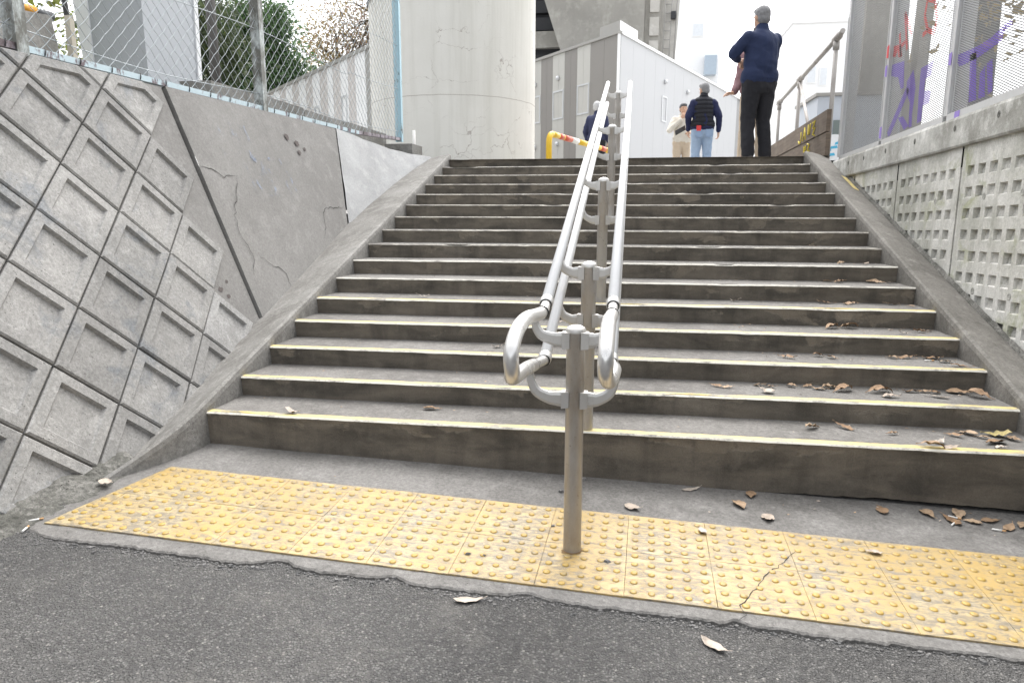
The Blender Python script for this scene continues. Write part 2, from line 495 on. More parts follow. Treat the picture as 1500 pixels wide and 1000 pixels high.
# ------------------------------------------------------------------ staircase
stairs = empty('staircase', (0, 0, gz(0, 0)), 'wide worn concrete staircase of sixteen steps with yellow painted nosings', 'stairs')
NX = 150
for k in range(1, NS+1):
    y0 = (k-1)*T
    z = k*H
    mb = MB(); ms = MB()
    vs, ss = [], []
    for i in range(NX+1):
        x = -HW + 2*HW*i/NX
        w = .004*nz(x*1.1, k*7.1) + .003*nz(x*5, k*3.3)
        zz = z + .003*nz(x*.8, k*5.7)
        chip = max(0, nz(x*3.1, k*9.7)-.28)*.05 + max(0, nz(x*11, k*2.3)-.38)*.022
        yb = y0 + w
        if k == 1:
            zb = gz(x, 0) - .1
            if x > .75: zb = gz(x, 0) + .020*min(1, (x-.75)/.5) + .007*nz(x*9, 4) + .004*nz(x*31)
        else:
            zb = z - H - .02
        vs += [(x, yb+.016+.003*nz(x*6, k), zb), (x, yb+.010+chip*.5+.003*nz(x*4, k*2), (zb+zz)/2), (x, yb+.005+chip, zz-.028),
               (x, yb+.001+chip*1.2, zz-.010-chip*.3), (x, yb+.007+chip*1.3, zz-.001-chip*.3), (x, yb+.045, zz), (x, yb+T*.55, zz-.002+.002*nz(x*3, k)), (x, y0+T+.05, zz)]
        ed = .006*nz(x*9, k*1.7) + .005*nz(x*37, k)
        ss += [(x, yb-.0006+chip*1.2, zz-.0075-chip*.3+ed*.5), (x, yb-.0008+chip*1.2, zz-.0055-chip*.3), (x, yb+.0062+chip*1.3, zz+.0018-chip*.3), (x, yb+.012+chip*1.3, zz+.0022),
               (x, yb+(.050 if k < 6 else .020)+ed, zz+.0020)]
    n = 8
    fa = [(i*n+j, (i+1)*n+j, (i+1)*n+j+1, i*n+j+1) for i in range(NX) for j in range(n-1)]
    mb.add(vs, fa, 0, False)
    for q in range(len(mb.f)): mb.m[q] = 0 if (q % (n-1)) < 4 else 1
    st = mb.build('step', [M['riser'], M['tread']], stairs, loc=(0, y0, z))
    if k < NS:
        n = 5
        ms.add(ss, [(i*n+j, (i+1)*n+j, (i+1)*n+j+1, i*n+j+1) for i in range(NX) for j in range(n-1)], 0, False)
        for q in range(len(ms.f)): ms.m[q] = 1 if (q % (n-1)) < 2 else 0
        ms.build('nosing_line', [M['line_yellow'] if k < 6 else M['line_worn_glare'], M['line_glint'] if k < 8 else M['line_worn_glare']], st)

# sloping side kerbs of the stairs
PLX, PLYW, PLK = -2.18, .053, .389                    # battered left wall: x = PLX + PLYW*y - PLK*z
def wx(y, z): return PLX + PLYW*y - PLK*z
WN = Vector((1, -PLYW, PLK)).normalized()
def W(y, z, off=0.0): return Vector((wx(y, z), y, z)) + WN*off
mb = MB(); vs = []
yy = lin(-.52, 5.05, 150)
for y in yy:
    flare = max(0, -.02-y)
    xi = -HW - .22*min(1, flare/.5)**1.5*.8
    zi = min(nose(y)+.045, TOPZ+.068) - flare*.10
    zo = min(nose(y)-.085, TOPZ+.02)
    r = .004*nz(y*4, 1)+.002*nz(y*19, 2)
    xo = wx(y, zo)+.03
    ground = gz(xi, min(y, .1)) - .08
    zi = max(zi, gz(xi, y)-.03); zo = max(zo, gz(xi, y)-.06)
    vs += [(xi+.002*nz(y*7, 5), y, ground if y < .3 else zi-.35), (xi+r, y, zi-.03), (xi-.006+r, y, zi-.008), (xi-.022, y, zi+r), ((xi+xo)/2, y, (zi+zo)/2+.012+r), (xo, y, zo+.004), (xo-.12, y, zo-.03)]
n = 7
mb.add(vs, [(i*n+j, i*n+j+1, (i+1)*n+j+1, (i+1)*n+j) for i in range(len(yy)-1) for j in range(n-1)], 0, False)
e = (len(yy)-1)*n
mb.add([vs[e+j] for j in range(n)], [list(range(n))])
mb.build('side_kerb', M['stringer'], stairs)
mb = MB(); vs = []
yy = lin(-.5, 4.98, 150)
for y in yy:
    zi = min(nose(y)+.050, TOPZ+.075)
    zo = min(nose(y)-.02, TOPZ+.03)
    r = .004*nz(y*4, 11)+.002*nz(y*19, 12)
    vs += [(HW+.002*nz(y*7, 5), y, min(zi-.35, 9)), (HW-r, y, zi-.03), (HW+.007-r, y, zi-.008), (HW+.022, y, zi+r), (2.06, y, (zi+zo)/2+.008+r), (2.172+.004*nz(y*8, 3), y, zo), (2.185+.004*nz(y*9, 3), y, zo-.05)]
mb.add(vs, [(i*n+j, (i+1)*n+j, (i+1)*n+j+1, i*n+j+1) for i in range(len(yy)-1) for j in range(n-1)], 0, False)
e = (len(yy)-1)*n
mb.add([vs[e+j] for j in range(n)], [list(range(n))])
mb.build('side_kerb', M['kerb_dark'], stairs)
# lumpy mortar between the right kerb and the wall panels
mb = MB()
yy = lin(-.5, 4.7, 240)
vs = []
for y in yy:
    zo = min(nose(y)-.02, TOPZ+.03)
    a = .5+.5*nz(y*13, 6); b = .5+.5*nz(y*29, 2)
    vs += [(2.168, y, zo-.03), (2.172+.01*b, y, zo-.004+.012*a), (2.190, y, zo+.008+.022*a+.01*b), (2.203, y, zo-.01+.03*b)]
n = 4
mb.add(vs, [(i*n+j, (i+1)*n+j, (i+1)*n+j+1, i*n+j+1) for i in range(len(yy)-1) for j in range(n-1)])
mb.build('mortar_fillet', M['mortar'], stairs)
# a smear of yellow paint high on the right kerb
mb = MB()
mb.grid(lambda u, v: (2.115+.052*v, 3.78+.42*u, nose(3.78+.42*u)+.006-.022*v), 12, 2)
mb.build('yellow_paint_mark', M['line_yellow'], stairs)

# ------------------------------------------------------------------ tactile paving
tp = empty('tactile_paving', (-.2, -.66, gz(-.2, -.66)), 'strip of worn yellow tactile tiles with raised dots along the foot of the stairs', 'tactile paving')
ax = Vector((cos(-.0235), sin(-.0235), 0)); ay = Vector((-ax.y, ax.x, 0))
ax = Vector((ax.x, ax.y, -.0279*ax.x+.03*ax.y)).normalized(); ay = Vector((ay.x, ay.y, -.0279*ay.x+.03*ay.y)).normalized()
az = ax.cross(ay)
tm = MB()
g = .14994; b = .0008
tm.add([(-g, -g, -.01), (g, -g, -.01), (g, g, -.01), (-g, g, -.01), (-g, -g, .003), (g, -g, .003), (g, g, .003), (-g, g, .003),
        (-g+b, -g+b, .0055), (g-b, -g+b, .0055), (g-b, g-b, .0055), (-g+b, g-b, .0055)],
       [(0, 1, 5, 4), (1, 2, 6, 5), (2, 3, 7, 6), (3, 0, 4, 7), (4, 5, 9, 8), (5, 6, 10, 9), (6, 7, 11, 10), (7, 4, 8, 11), (8, 9, 10, 11)])
tile_me = tm.mesh('tile'); tile_me.materials.append(M['tile'])
dms = []
for q in range(3):
    dm = MB()
    for i in range(5):
        for j in range(5):
            r = .0135*rnd.uniform(.92, 1.05); hh = .0052*rnd.uniform(.75, 1.05)
            dm.lathe([(r, -.001), (r*.93, hh*.45), (r*.72, hh*.82), (r*.4, hh), (.0005, hh*1.03)], ((i-2)*.06, (j-2)*.06, .0055), 12)
    me = dm.mesh('raised_dots'); me.materials.append(M['dot']); dms.append(me)
for cix in range(14):
    for rix in range(2):
        o = bpy.data.objects.new('tile', tile_me); col.objects.link(o); o.parent = tp
        x = -1.925 + .15 + cix*.3
        p = Vector((x, -.307-.0235*(x+1.925), 0)) + Vector((ay.x, ay.y, 0))*(-.15-.3*rix)
        p.z = gz(p.x, p.y) + .0005
        jit = Matrix.Rotation(rnd.uniform(-.004, .004), 4, 'Z') @ Matrix.Rotation(rnd.uniform(-.004, .004), 4, 'X')
        mw = Matrix(((ax.x, ay.x, az.x, p.x), (ax.y, ay.y, az.y, p.y), (ax.z, ay.z, az.z, p.z), (0, 0, 0, 1))) @ jit
        o.matrix_basis = Matrix.Translation(-tp.location) @ mw
        d = bpy.data.objects.new('raised_dots', rnd.choice(dms)); col.objects.link(d); d.parent = o
        d.rotation_euler = (0, 0, rnd.choice((0, pi/2, pi)))
        d['kind'] = 'stuff'

mb = MB()
tri = [(-1.926, -.312), (-2.05, -.905), (-1.940, -.905)]
mb.add([Vector((x, y, gz(x, y)+.0058)) for x, y in tri]+[Vector((x, y, gz(x, y)-.01)) for x, y in tri], [(0, 1, 2), (0, 3, 4, 1), (1, 4, 5, 2), (2, 5, 3, 0)])
wedge = mb.build('tile', M['tile'], tp)
mb = MB()
for x, y in ((-1.955, -.56), (-1.966, -.62), (-1.972, -.68), (-1.965, -.74), (-1.99, -.74), (-1.966, -.80), (-2.005, -.80), (-1.968, -.86), (-2.015, -.86)):
    mb.lathe([(.0128, -.001), (.0118, .0025), (.009, .0043), (.005, .0051), (.0005, .0053)], (x, y, gz(x, y)+.0058), 12)
tag(mb.build('raised_dots', M['dot'], wedge), kind='stuff')
M['rust'] = plain('rust_stain', (.20, .13, .06), .8, 0, .4, 60)
mb = MB(); vs = [Vector((-.032+r_*cos(a), -.690+r_*sin(a)*.9, gz(-.032, -.69)+.0068)) for a in lin(0, 2*pi-.2618, 23) for r_ in (.041+.016*nz(cos(a)*2, sin(a)*2, 5)+.006*nz(cos(a)*9, sin(a)*9),)]
mb.add(vs, [list(range(len(vs)))]); mb.build('rust_stain', M['rust'], tp)

def ribbon(name, pts, width, mat, parent, fn, jitter=.006, step=.02, seed=0, off=.0015):
    """thin dark fissure following pts (two surface coordinates), widths vary"""
    rr = random.Random(seed)
    out = []
    for (a, b_), (c, d_) in zip(pts[:-1], pts[1:]):
        n_ = max(1, int(math.hypot(c-a, d_-b_)/step))
        for i in range(n_):
            out.append((a+(c-a)*i/n_+rr.uniform(-jitter, jitter), b_+(d_-b_)*i/n_+rr.uniform(-jitter, jitter)))
    out.append(pts[-1])
    mb = MB(); vs = []
    for i, (a, b_) in enumerate(out):
        a2, b2 = out[min(i+1, len(out)-1)]; a1, b1 = out[max(i-1, 0)]
        dx, dy = a2-a1, b2-b1; l = math.hypot(dx, dy) or 1
        w_ = width*rr.uniform(.35, 1.1)*min(1, .3+i/4, .3+(len(out)-1-i)/4)
        vs += [fn(a-dy/l*w_/2, b_+dx/l*w_/2), fn(a+dy/l*w_/2, b_-dx/l*w_/2)]
    mb.add(vs, [(2*i, 2*i+1, 2*i+3, 2*i+2) for i in range(len(out)-1)])
    return mb.build(name, mat, parent)
M['crack'] = plain('crack_shadow', (.035, .033, .03), .95)
ribbon('crack', [(.515, -1.03), (.545, -.98), (.535, -.93), (.60, -.82), (.64, -.74), (.70, -.66), (.74, -.60), (.80, -.52)], .004, M['crack'], tp,
       lambda x, y: Vector((x, y, gz(x, y)+.0072)), .006, .02, 3)

# ------------------------------------------------------------------ left retaining wall
def clip(poly, n, d):
    """keep the part of a 2D polygon with n.p <= d"""
    out = []
    for i in range(len(poly)):
        p, q = poly[i], poly[(i+1) % len(poly)]
        sp, sq = n[0]*p[0]+n[1]*p[1]-d, n[0]*q[0]+n[1]*q[1]-d
        if sp <= 0: out.append(p)
        if (sp < 0 < sq) or (sq < 0 < sp):
            t = sp/(sp-sq)
            out.append((p[0]+(q[0]-p[0])*t, p[1]+(q[1]-p[1])*t))
    return out
def area(p): return .5*sum(p[i][0]*p[(i+1) % len(p)][1]-p[(i+1) % len(p)][0]*p[i][1] for i in range(len(p)))
def inset(poly, d):
    n = len(poly); out = []
    for i in range(n):
        p0, p1, p2 = poly[i-1], poly[i], poly[(i+1) % n]
        e1 = (p1[0]-p0[0], p1[1]-p0[1]); e2 = (p2[0]-p1[0], p2[1]-p1[1])
        l1 = math.hypot(*e1); l2 = math.hypot(*e2)
        if l1 < 1e-6 or l2 < 1e-6: return None
        n1 = (-e1[1]/l1, e1[0]/l1); n2 = (-e2[1]/l2, e2[0]/l2)
        k = 1+n1[0]*n2[0]+n1[1]*n2[1]
        if k < .15: return None
        out.append((p1[0]+(n1[0]+n2[0])*d/k, p1[1]+(n1[1]+n2[1])*d/k))
    for i in range(n):                                 # an edge that turned round means the inset is too deep
        a, b_ = poly[i], poly[(i+1) % n]; c, d_ = out[i], out[(i+1) % n]
        if (b_[0]-a[0])*(d_[0]-c[0])+(b_[1]-a[1])*(d_[1]-c[1]) <= 0: return None
    return out if area(out) > .0015 else None
TZ = 1.885
M['block_pale'] = concrete('pale_block_concrete', (.40, .395, .385), (.29, .285, .275), (.47, .465, .455), 1.4, 11, .16, .6, .5)
LW = empty('retaining_wall', (-2.3, 1.5, -.1), 'battered grey retaining wall of diamond blocks and smooth cement left of the stairs', 'wall')
A0 = (.364, 1.556); AV = (.249, -.238); BV = (.263, .224)
def node(i, j): return (A0[0]+i*AV[0]+j*BV[0], A0[1]+i*AV[1]+j*BV[1])
def wallclip(p, ymin=-3.2, ymax=9):
    p = clip(p, (0, 1), TZ)
    if len(p) > 2: p = clip(p, (0, -1), .35)
    if len(p) > 2: p = clip(p, (-1, 0), -ymin)
    if len(p) > 2: p = clip(p, (1, 0), ymax)
    return p if len(p) > 2 and abs(area(p)) > 4e-4 else None
def clean(p):
    out = []
    for q in p:
        if not out or math.hypot(q[0]-out[-1][0], q[1]-out[-1][1]) > .012: out.append(q)
    if len(out) > 2 and math.hypot(out[0][0]-out[-1][0], out[0][1]-out[-1][1]) < .012: out.pop()
    return out
backing = MB().add([W(-3.3, -.4, -.018), W(1.19, -.4, -.018), W(1.19, TZ-.004, -.018), W(-3.3, TZ-.004, -.018), W(-3.3, TZ-.004, -.5), W(1.21, TZ-.004, -.5)], [(0, 1, 2, 3), (3, 2, 5, 4)])
backing.build('joint_bed', M['joint'], LW)
cement = MB()
JY = 1.2
for i in range(-16, 20):
    for j in range(-16, 16):
        q = [node(i, j), node(i+1, j), node(i+1, j+1), node(i, j+1)]
        if area(q) < 0: q = q[::-1]
        if i+j >= 2:
            p = wallclip(q, -3.2, JY-.007)
            if p: cement.add([W(a, b_, -.012) for a, b_ in p], [list(range(len(p)))])
            continue
        p = wallclip(q)
        if not p: continue
        p = clean(p)
        if len(p) < 3: continue
        o1 = inset(p, .0045)
        o2 = inset(p, .0125)
        if not o1 or not o2: continue
        o3 = inset(p, .055); o4 = inset(p, .063)
        base = rnd.uniform(-.004, .004); tx, tz_ = rnd.uniform(-.01, .01), rnd.uniform(-.01, .01)
        cy, cz = sum(a for a, _ in p)/len(p), sum(b_ for _, b_ in p)/len(p)
        def P(q_, off): return [W(a, b_, off+base+(a-cy)*tx+(b_-cz)*tz_) for a, b_ in q_]
        mb = MB(); n = len(p)
        rings = [P(o1, -.035), P(o1, .004), P(o2, .012)]
        if o3 and o4:
            n4 = len(o4)
            yc = sum(a for a, _ in o4)/n4; zc = sum(b_ for _, b_ in o4)/n4
            # the sunk field is deepest at its upper right, nearly flush at its lower left
            rings += [P(o3, .012), [W(a, b_, -.0035+base-.0065*max(-1, min(1, ((a-yc)*.85+(b_-zc)*.55)/.12))) for a, b_ in o4]]
        vs = [v for r in rings for v in r]
        fs = [(r*n+k, r*n+(k+1) % n, (r+1)*n+(k+1) % n, (r+1)*n+k) for r in range(len(rings)-1) for k in range(n)]
        fs.append([(len(rings)-1)*n+k for k in range(n)])
        mb.add(vs, fs)
        mb.build('block', M['block_pale'] if (i, j) in ((3, -2),) else M['block'], LW, loc=W(cy, cz))
cement.build('cement_infill', M['cement'], LW)
# smooth cement bay right of the settlement joint: its face stands proud of the infill
def bay(y0, y1, n, m_, zt, zb, off):
    mb = MB()
    mb.grid(lambda u, v: W(y0+(-.002+.011*v+.004*nz(v*13, 2)+.003*nz(v*40, 5))*(1-u)+(y1(v)-y0)*u, zb+(zt-zb)*v, off+.006*nz((y0+u*2)*1.7, v*3)), n, m_, 0, True)
    return mb
def bay_end(v): return 3.02+.60*max(0, (v*(TZ+.3)-.3-.94)/(TZ-.94))
mb = bay(JY+.007, bay_end, 24, 60, TZ, -.3, .006)
mb.grid(lambda u, v: W(JY+.007-.002+.011*u+.004*nz(u*13, 2)+.003*nz(u*40, 5), -.3+(TZ+.3)*u, .006-.06*v), 20, 1, 0, False, True)
mb.add([W(JY+.007, TZ, .006), W(3.62, TZ, .006), W(3.62, TZ, -.5), W(JY+.007, TZ, -.5)], [(0, 1, 2, 3)])
mb.build('cement_bay', M['cement'], LW)
mb = MB().add([W(1.19, -.3, -.05), W(1.22, -.3, -.05), W(1.22, TZ-.01, -.05), W(1.19, TZ-.01, -.05)], [(0, 1, 2, 3)])
mb.build('joint_shadow', M['dark_gap'], LW)
for s_, pts in enumerate(([(1.203, 1.392), (1.332, 1.373), (1.432, 1.324), (1.599, 1.337)],
             [(1.587, 1.321), (1.481, 1.197), (1.372, 1.067), (1.345, .93), (1.383, .864), (1.379, .772), (1.301, .667)],
             [(1.45, .80), (1.552, .725), (1.717, .653), (1.695, .573), (1.731, .527)],
             [(3.10, 1.128), (2.715, 1.122), (2.651, 1.07), (2.613, .985), (2.493, .869)])):
    ribbon('crack', pts, .0055, M['crack'], LW, lambda y, z: W(y, z, .0095+.006*nz(y*1.7, z)), .010, .03, s_)
# new white plaster where the wall twists down to the head of the stairs
def topc(u):
    pts = [(-2.723, 3.62, 1.885), (-2.62, 4.12, 1.825), (-2.50, 4.52, 1.765), (-2.36, 4.82, 1.735), (-2.19, 5.06, 1.715)]
    f = u*4; i = min(3, int(f)); a, b_ = Vector(pts[i]), Vector(pts[i+1])
    return a.lerp(b_, f-i)
def botc(u):
    y = 3.02+(5.05-3.02)*u
    z = min(nose(y)-.14, TOPZ-.02)
    return Vector((wx(y, z)*(1-u)+(-2.16)*u, y, z))
def ppt(u, v):
    a, b_ = botc(u), topc(u)
    p = a.lerp(b_, v)
    p += Vector((1, 0, .35))*(.012+.03*u*sin(pi*v)+.008*nz(u*6, v*4))
    return p
mb = MB()
mb.grid(ppt, 30, 14, 0, True)
mb.grid(lambda u, v: topc(u)+Vector((.012-.5*v, 0, .004)), 16, 2)
mb.build('white_plaster_patch', M['plaster'], LW)
M['pockmark'] = plain('pockmark', (.10, .085, .08), .9)
for (y, z, r) in ((2.55, 1.70, .03), (2.68, 1.66, .035), (2.66, 1.58, .025), (2.78, 1.62, .018), (.93, .62, .022), (.98, .57, .018), (1.02, .66, .014)):
    mb = MB(); vs = []
    for k in range(11):
        a = 2*pi*k/11; q = r*(1+.5*nz(k*2.3, y*9, z*7))
        vs.append(W(y+cos(a)*q, z+sin(a)*q*.8, .0145 if y > 1.2 else -.010))
    mb.add(vs, [list(range(11))])
    mb.build('pockmark', M['pockmark'], LW)
M['blue_scuff'] = NT('blue_scuffs')
t = M['blue_scuff']
sc_ = t.ramp(t.noise(9, 6, .75, t.map((1, 1.5, .8))), .56, .66)
tr_ = t.t.nodes.new('ShaderNodeBsdfTransparent'); mx_ = t.t.nodes.new('ShaderNodeMixShader')
t.L(t.m('MULTIPLY', sc_, .55), mx_.inputs[0]); t.L(tr_.outputs[0], mx_.inputs[1]); t.L(t.bsdf((.25, .31, .42), .8).outputs[0], mx_.inputs[2])
M['blue_scuff'] = t.done(mx_)
for y0, y1, z0, z1 in ((1.55, 1.95, 1.42, 1.72), (1.75, 2.35, 1.2, 1.5)):
    mb = MB().grid(lambda u, v: W(y0+(y1-y0)*u, z0+(z1-z0)*v, .0155), 4, 4)
    mb.build('blue_scuff_mark', M['blue_scuff'], LW)
# ------------------------------------------------------------------ right wall of cast panels
RW = empty('panel_wall', (2.3, 2, 0), 'pale stained precast wall with rows of square recesses right of the stairs', 'wall')
RX = 2.2
def captop(y): return 1.765-.031*y
def capbot(y): return 1.562-.031*y
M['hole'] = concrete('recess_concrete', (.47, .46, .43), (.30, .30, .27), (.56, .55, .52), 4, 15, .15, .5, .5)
def panel(y0, y1):
    """one precast panel (y0 nearer), 7 columns of recesses"""
    mb = MB()
    ya = [y0+.012]
    for c in range(7):
        yc = y0+.13+c*.14
        ya += [yc-.045, yc+.045]
    ya += [y1-.012]
    za = [-.5]
    for r in range(12):
        zc = -.09+r*.1305
        za += [zc-.033, zc+.033]
    def pt(y, zb, x=RX):
        zz = zb-.032*(y-1.87)
        return Vector((x, y, min(zz, capbot(y)+.03)))
    rr = random.Random(int(y0*100))
    for i in range(len(ya)-1):
        for j in range(len(za)-1):
            a, b_, c, d_ = pt(ya[i], za[j]), pt(ya[i+1], za[j]), pt(ya[i+1], za[j+1]), pt(ya[i], za[j+1])
            if i % 2 == 1 and j % 2 == 1:
                s1, s2 = rr.uniform(.008, .024), rr.uniform(.006, .022)
                q = .006
                ins = [pt(ya[i]+q, za[j]+q, RX+s1), pt(ya[i+1]-q, za[j]+q, RX+s2), pt(ya[i+1]-q, za[j+1]-q, RX+s2+.01), pt(ya[i]+q, za[j+1]-q, RX+s1+.01)]
                vs = [a, b_, c, d_]+ins
                mb.add(vs, [(1, 0, 4, 5), (2, 1, 5, 6), (3, 2, 6, 7), (0, 3, 7, 4)], 0)
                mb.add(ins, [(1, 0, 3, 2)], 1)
            else:
                mb.add([a, b_, c, d_], [(1, 0, 3, 2)], 0)
    zt = capbot(y0)+.03
    a, b_ = pt(ya[0], -.5), pt(ya[0], za[-1]); 
    for yq in (ya[0], ya[-1]):
        a, b_ = pt(yq, -.5), pt(yq, za[-1])
        mb.add([a, b_, b_+Vector((.12, 0, 0)), a+Vector((.12, 0, 0))], [(0, 1, 2, 3) if yq == ya[-1] else (3, 2, 1, 0)])
    # plain top margin up to the cap
    mb.grid(lambda u, v: pt(ya[0]+(ya[-1]-ya[0])*u, za[-1]).lerp(Vector((RX, ya[0]+(ya[-1]-ya[0])*u, capbot(ya[0]+(ya[-1]-ya[0])*u)+.03)), v), 4, 1, 0, False, True)
    # round tie-bolt hollows
    for yc, zc in ((y0+.34, .62), (y0+.76, .62), (y0+.34, 1.18), (y0+.76, 1.18), (y0+.34, .1), (y0+.76, .1)):
        ring = lambda r, x: [Vector((x, yc+r*cos(2*pi*k/14), zc-.032*(yc-1.87)+r*sin(2*pi*k/14))) for k in range(14)]
        vs = ring(.021, RX-.0015)+ring(.016, RX-.003)+ring(.012, RX-.001)
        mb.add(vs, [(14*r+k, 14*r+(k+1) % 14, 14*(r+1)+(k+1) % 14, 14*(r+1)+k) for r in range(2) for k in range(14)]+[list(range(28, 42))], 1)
    return mb.build('wall_panel', [M['panel'], M['hole']], RW)
for k in range(-1, 4):
    panel(.77+1.1*k, .77+1.1*(k+1))
mb = MB()
mb.add([(RX+.05, -.4, -.6), (RX+.05, 5.1, -.6), (RX+.05, 5.1, 1.5), (RX+.05, -.4, 1.6)], [(3, 2, 1, 0)])
mb.build('joint_shadow', M['dark_gap'], RW)
mb = MB(); vs = []
yy = lin(-.45, 4.74, 60)
for y in yy:
    r = .003*nz(y*5, 3)+.002*nz(y*17, 1)
    vs += [(2.6, y, capbot(y)), (RX-.025+r, y, capbot(y)+r), (RX-.032+r, y, capbot(y)+.012), (RX-.032+r, y, captop(y)-.03), (RX-.026+r, y, captop(y)-.012+r), (RX+.03, y, captop(y)+.006+r*2), (2.6, y, captop(y)+.01)]
n = 7
mb.add(vs, [(i*n+j, (i+1)*n+j, (i+1)*n+j+1, i*n+j+1) for i in range(len(yy)-1) for j in range(n-1)])
for e in (0, (len(yy)-1)*n): mb.add([vs[e+j] for j in range(n)], [list(range(n)) if e else list(range(n))[::-1]])
mb.build('cap_beam', M['cap'], RW)
for y in (4.2, 3.75, 3.2, 2.6, 1.95, 1.4, .8, .2):
    zc = (captop(y)+capbot(y))/2+.02
    ring = lambda r, x: [Vector((x, y+r*cos(2*pi*k/12), zc+r*1.15*sin(2*pi*k/12))) for k in range(12)]
    vs = ring(.018, RX-.033)+ring(.012, RX-.0345)+ring(.010, RX-.0335)
    mb = MB().add(vs, [(12*r+k, 12*r+(k+1) % 12, 12*(r+1)+(k+1) % 12, 12*(r+1)+k) for r in range(2) for k in range(12)]+[list(range(24, 36))])
    mb.build('tie_hole', M['mortar'], RW)

# ------------------------------------------------------------------ chain-link fence on the left wall
def fx(y): return wx(y, TZ)-.045
CF = empty('chain_link_fence', (fx(2.4), 2.4, TZ), 'chain-link fence with peeling pale blue posts on top of the left wall', 'fence')
for y, m_, zb in ((.2, M['fence_post_dark'], 1.87), (2.42, M['fence_post_dark'], 1.87), (5.44, M['fence_post'], 1.925), (-2.1, M['fence_post_dark'], 1.87)):
    x = fx(y)
    mb = MB()
    # angle-section post: broad flange, web and lip
    mb.box((x-.038, y-.040, zb), (x+.036, y-.030, 4.3)); mb.box((x+.026, y-.030, zb), (x+.036, y+.034, 4.3)); mb.box((x-.038, y-.030, zb), (x-.028, y+.012, 4.3))
    mb.box((x+.0362, y-.046, zb), (x+.042, y-.010, 4.3))
    mb.build('fence_post', m_, CF)
for a, b_, m_ in ((-2.07, .17, M['fence_rail_dark']), (.23, 2.39, M['fence_rail']), (2.45, 4.2, M['fence_rail']), (4.2, 5.41, M['fence_rail_dark'])):
    mb = MB()
    za, zb = (1.893, 1.893) if b_ < 4.3 else (1.893, 1.94)
    if a > 2.4 and b_ < 4.3: za = zb = 1.893
    for off, dz0, dz1 in ((0, 0, .030), ):
        pa, pb = Vector((fx(a)+.01, a, za)), Vector((fx(b_)+.01, b_, zb))
        mb.prism([pa+Vector((.022, 0, 0)), pa+Vector((.022, 0, .034)), pa+Vector((.015, 0, .034)), pa+Vector((.015, 0, .007)), pa+Vector((-.03, 0, .007)), pa+Vector((-.03, 0, 0))], pb-pa)
    mb.build('bottom_rail', m_, CF)
    k = a+.1
    while k < b_-.05:                                  # wire ties round the rail
        z = za+(zb-za)*(k-a)/(b_-a)
        MB().tube([Vector((fx(k)+.034, k-.004, z+.002)), Vector((fx(k)+.036, k, z+.02)), Vector((fx(k)+.030, k+.006, z+.042))], .003, 5).build('wire_tie', M['rubber'], CF)
        k += .23
for z in (2.0, 2.48, 2.96, 3.44, 3.92):
    path = [Vector((fx(y)+.012, y, z+.03*sin((y+.3)*1.9+z)+ (.04 if y > 4 else 0))) for y in lin(-2.1, 5.44, 40)]
    MB().tube(path, .0032, 5).build('tension_wire', M['galv'], CF)
def zmin(y): return 1.915 if y < 4.2 else 1.915+.05*(y-4.2)/1.2
PY, PZ = .0465, .0455                                  # half diamond
mb = MB()
y0, y1, zt = -2.1, 5.42, 4.2
ny = int((y1-y0)/PY); nzc = int((zt-1.92)/PZ)
for par in (0, 1):
    for s_ in range(-nzc, ny+1):
        if s_ % 2: continue
        path = []
        for k in range(nzc+1):
            i = s_+k if par == 0 else s_+nzc-k
            y = y0+i*PY
            if i < 0 or i > ny: 
                continue
            z = 1.92+k*PZ
            if z < zmin(y)-.01: continue
            sag = .012*nz(y*1.3, z*1.3, 4)
            path.append(Vector((fx(y)+.012+.0035*(1 if (k+par) % 2 else -1)+sag, y+.004*nz(y*2, z*2), z+.004*nz(z*2, y*2, 7))))
        if len(path) > 1: mb.tube(path, .0023, 4, 0, False)
tag(mb.build('wire_mesh', M['galv'], CF), kind='stuff')
# footing under the end post, stub pipe beside it, long kerbs behind the fence
mb = MB().box((-2.78, 5.2, 1.74), (-2.44, 5.62, 1.884)); 
tag(mb.build('footing_block', M['curb']), 'small weathered concrete block under the last post of the chain-link fence', 'concrete block')
mb = MB().tube([(-2.555, 5.66, 1.7), (-2.556, 5.66, 2.085)], .018, 12)
tag(mb.build('stub_pipe', plain('rusty_white_paint', (.72, .70, .67), .5, 0, .2, 20)), 'short white stub pipe standing beside the end of the chain-link fence', 'pipe')
ky = [2.72, 3.5, 4.5, 5.6, 7.2]
for k in range(len(ky)-1):
    mb = MB().box((-3.75, ky[k]+.008, 1.7), (-3.45, ky[k+1]-.008, 2.20+.012*(k % 2)))
    tag(mb.build('kerb_beam', M['curb']), ['grey concrete kerb beam behind the fence beside the foot of the dark pole', 'grey concrete kerb beam behind the middle fence post', 'chipped grey concrete kerb beam below the striped wing windows', 'grey concrete kerb beam at the far end of the fence'][k], 'kerb', 'kerb beams behind the chain-link fence')

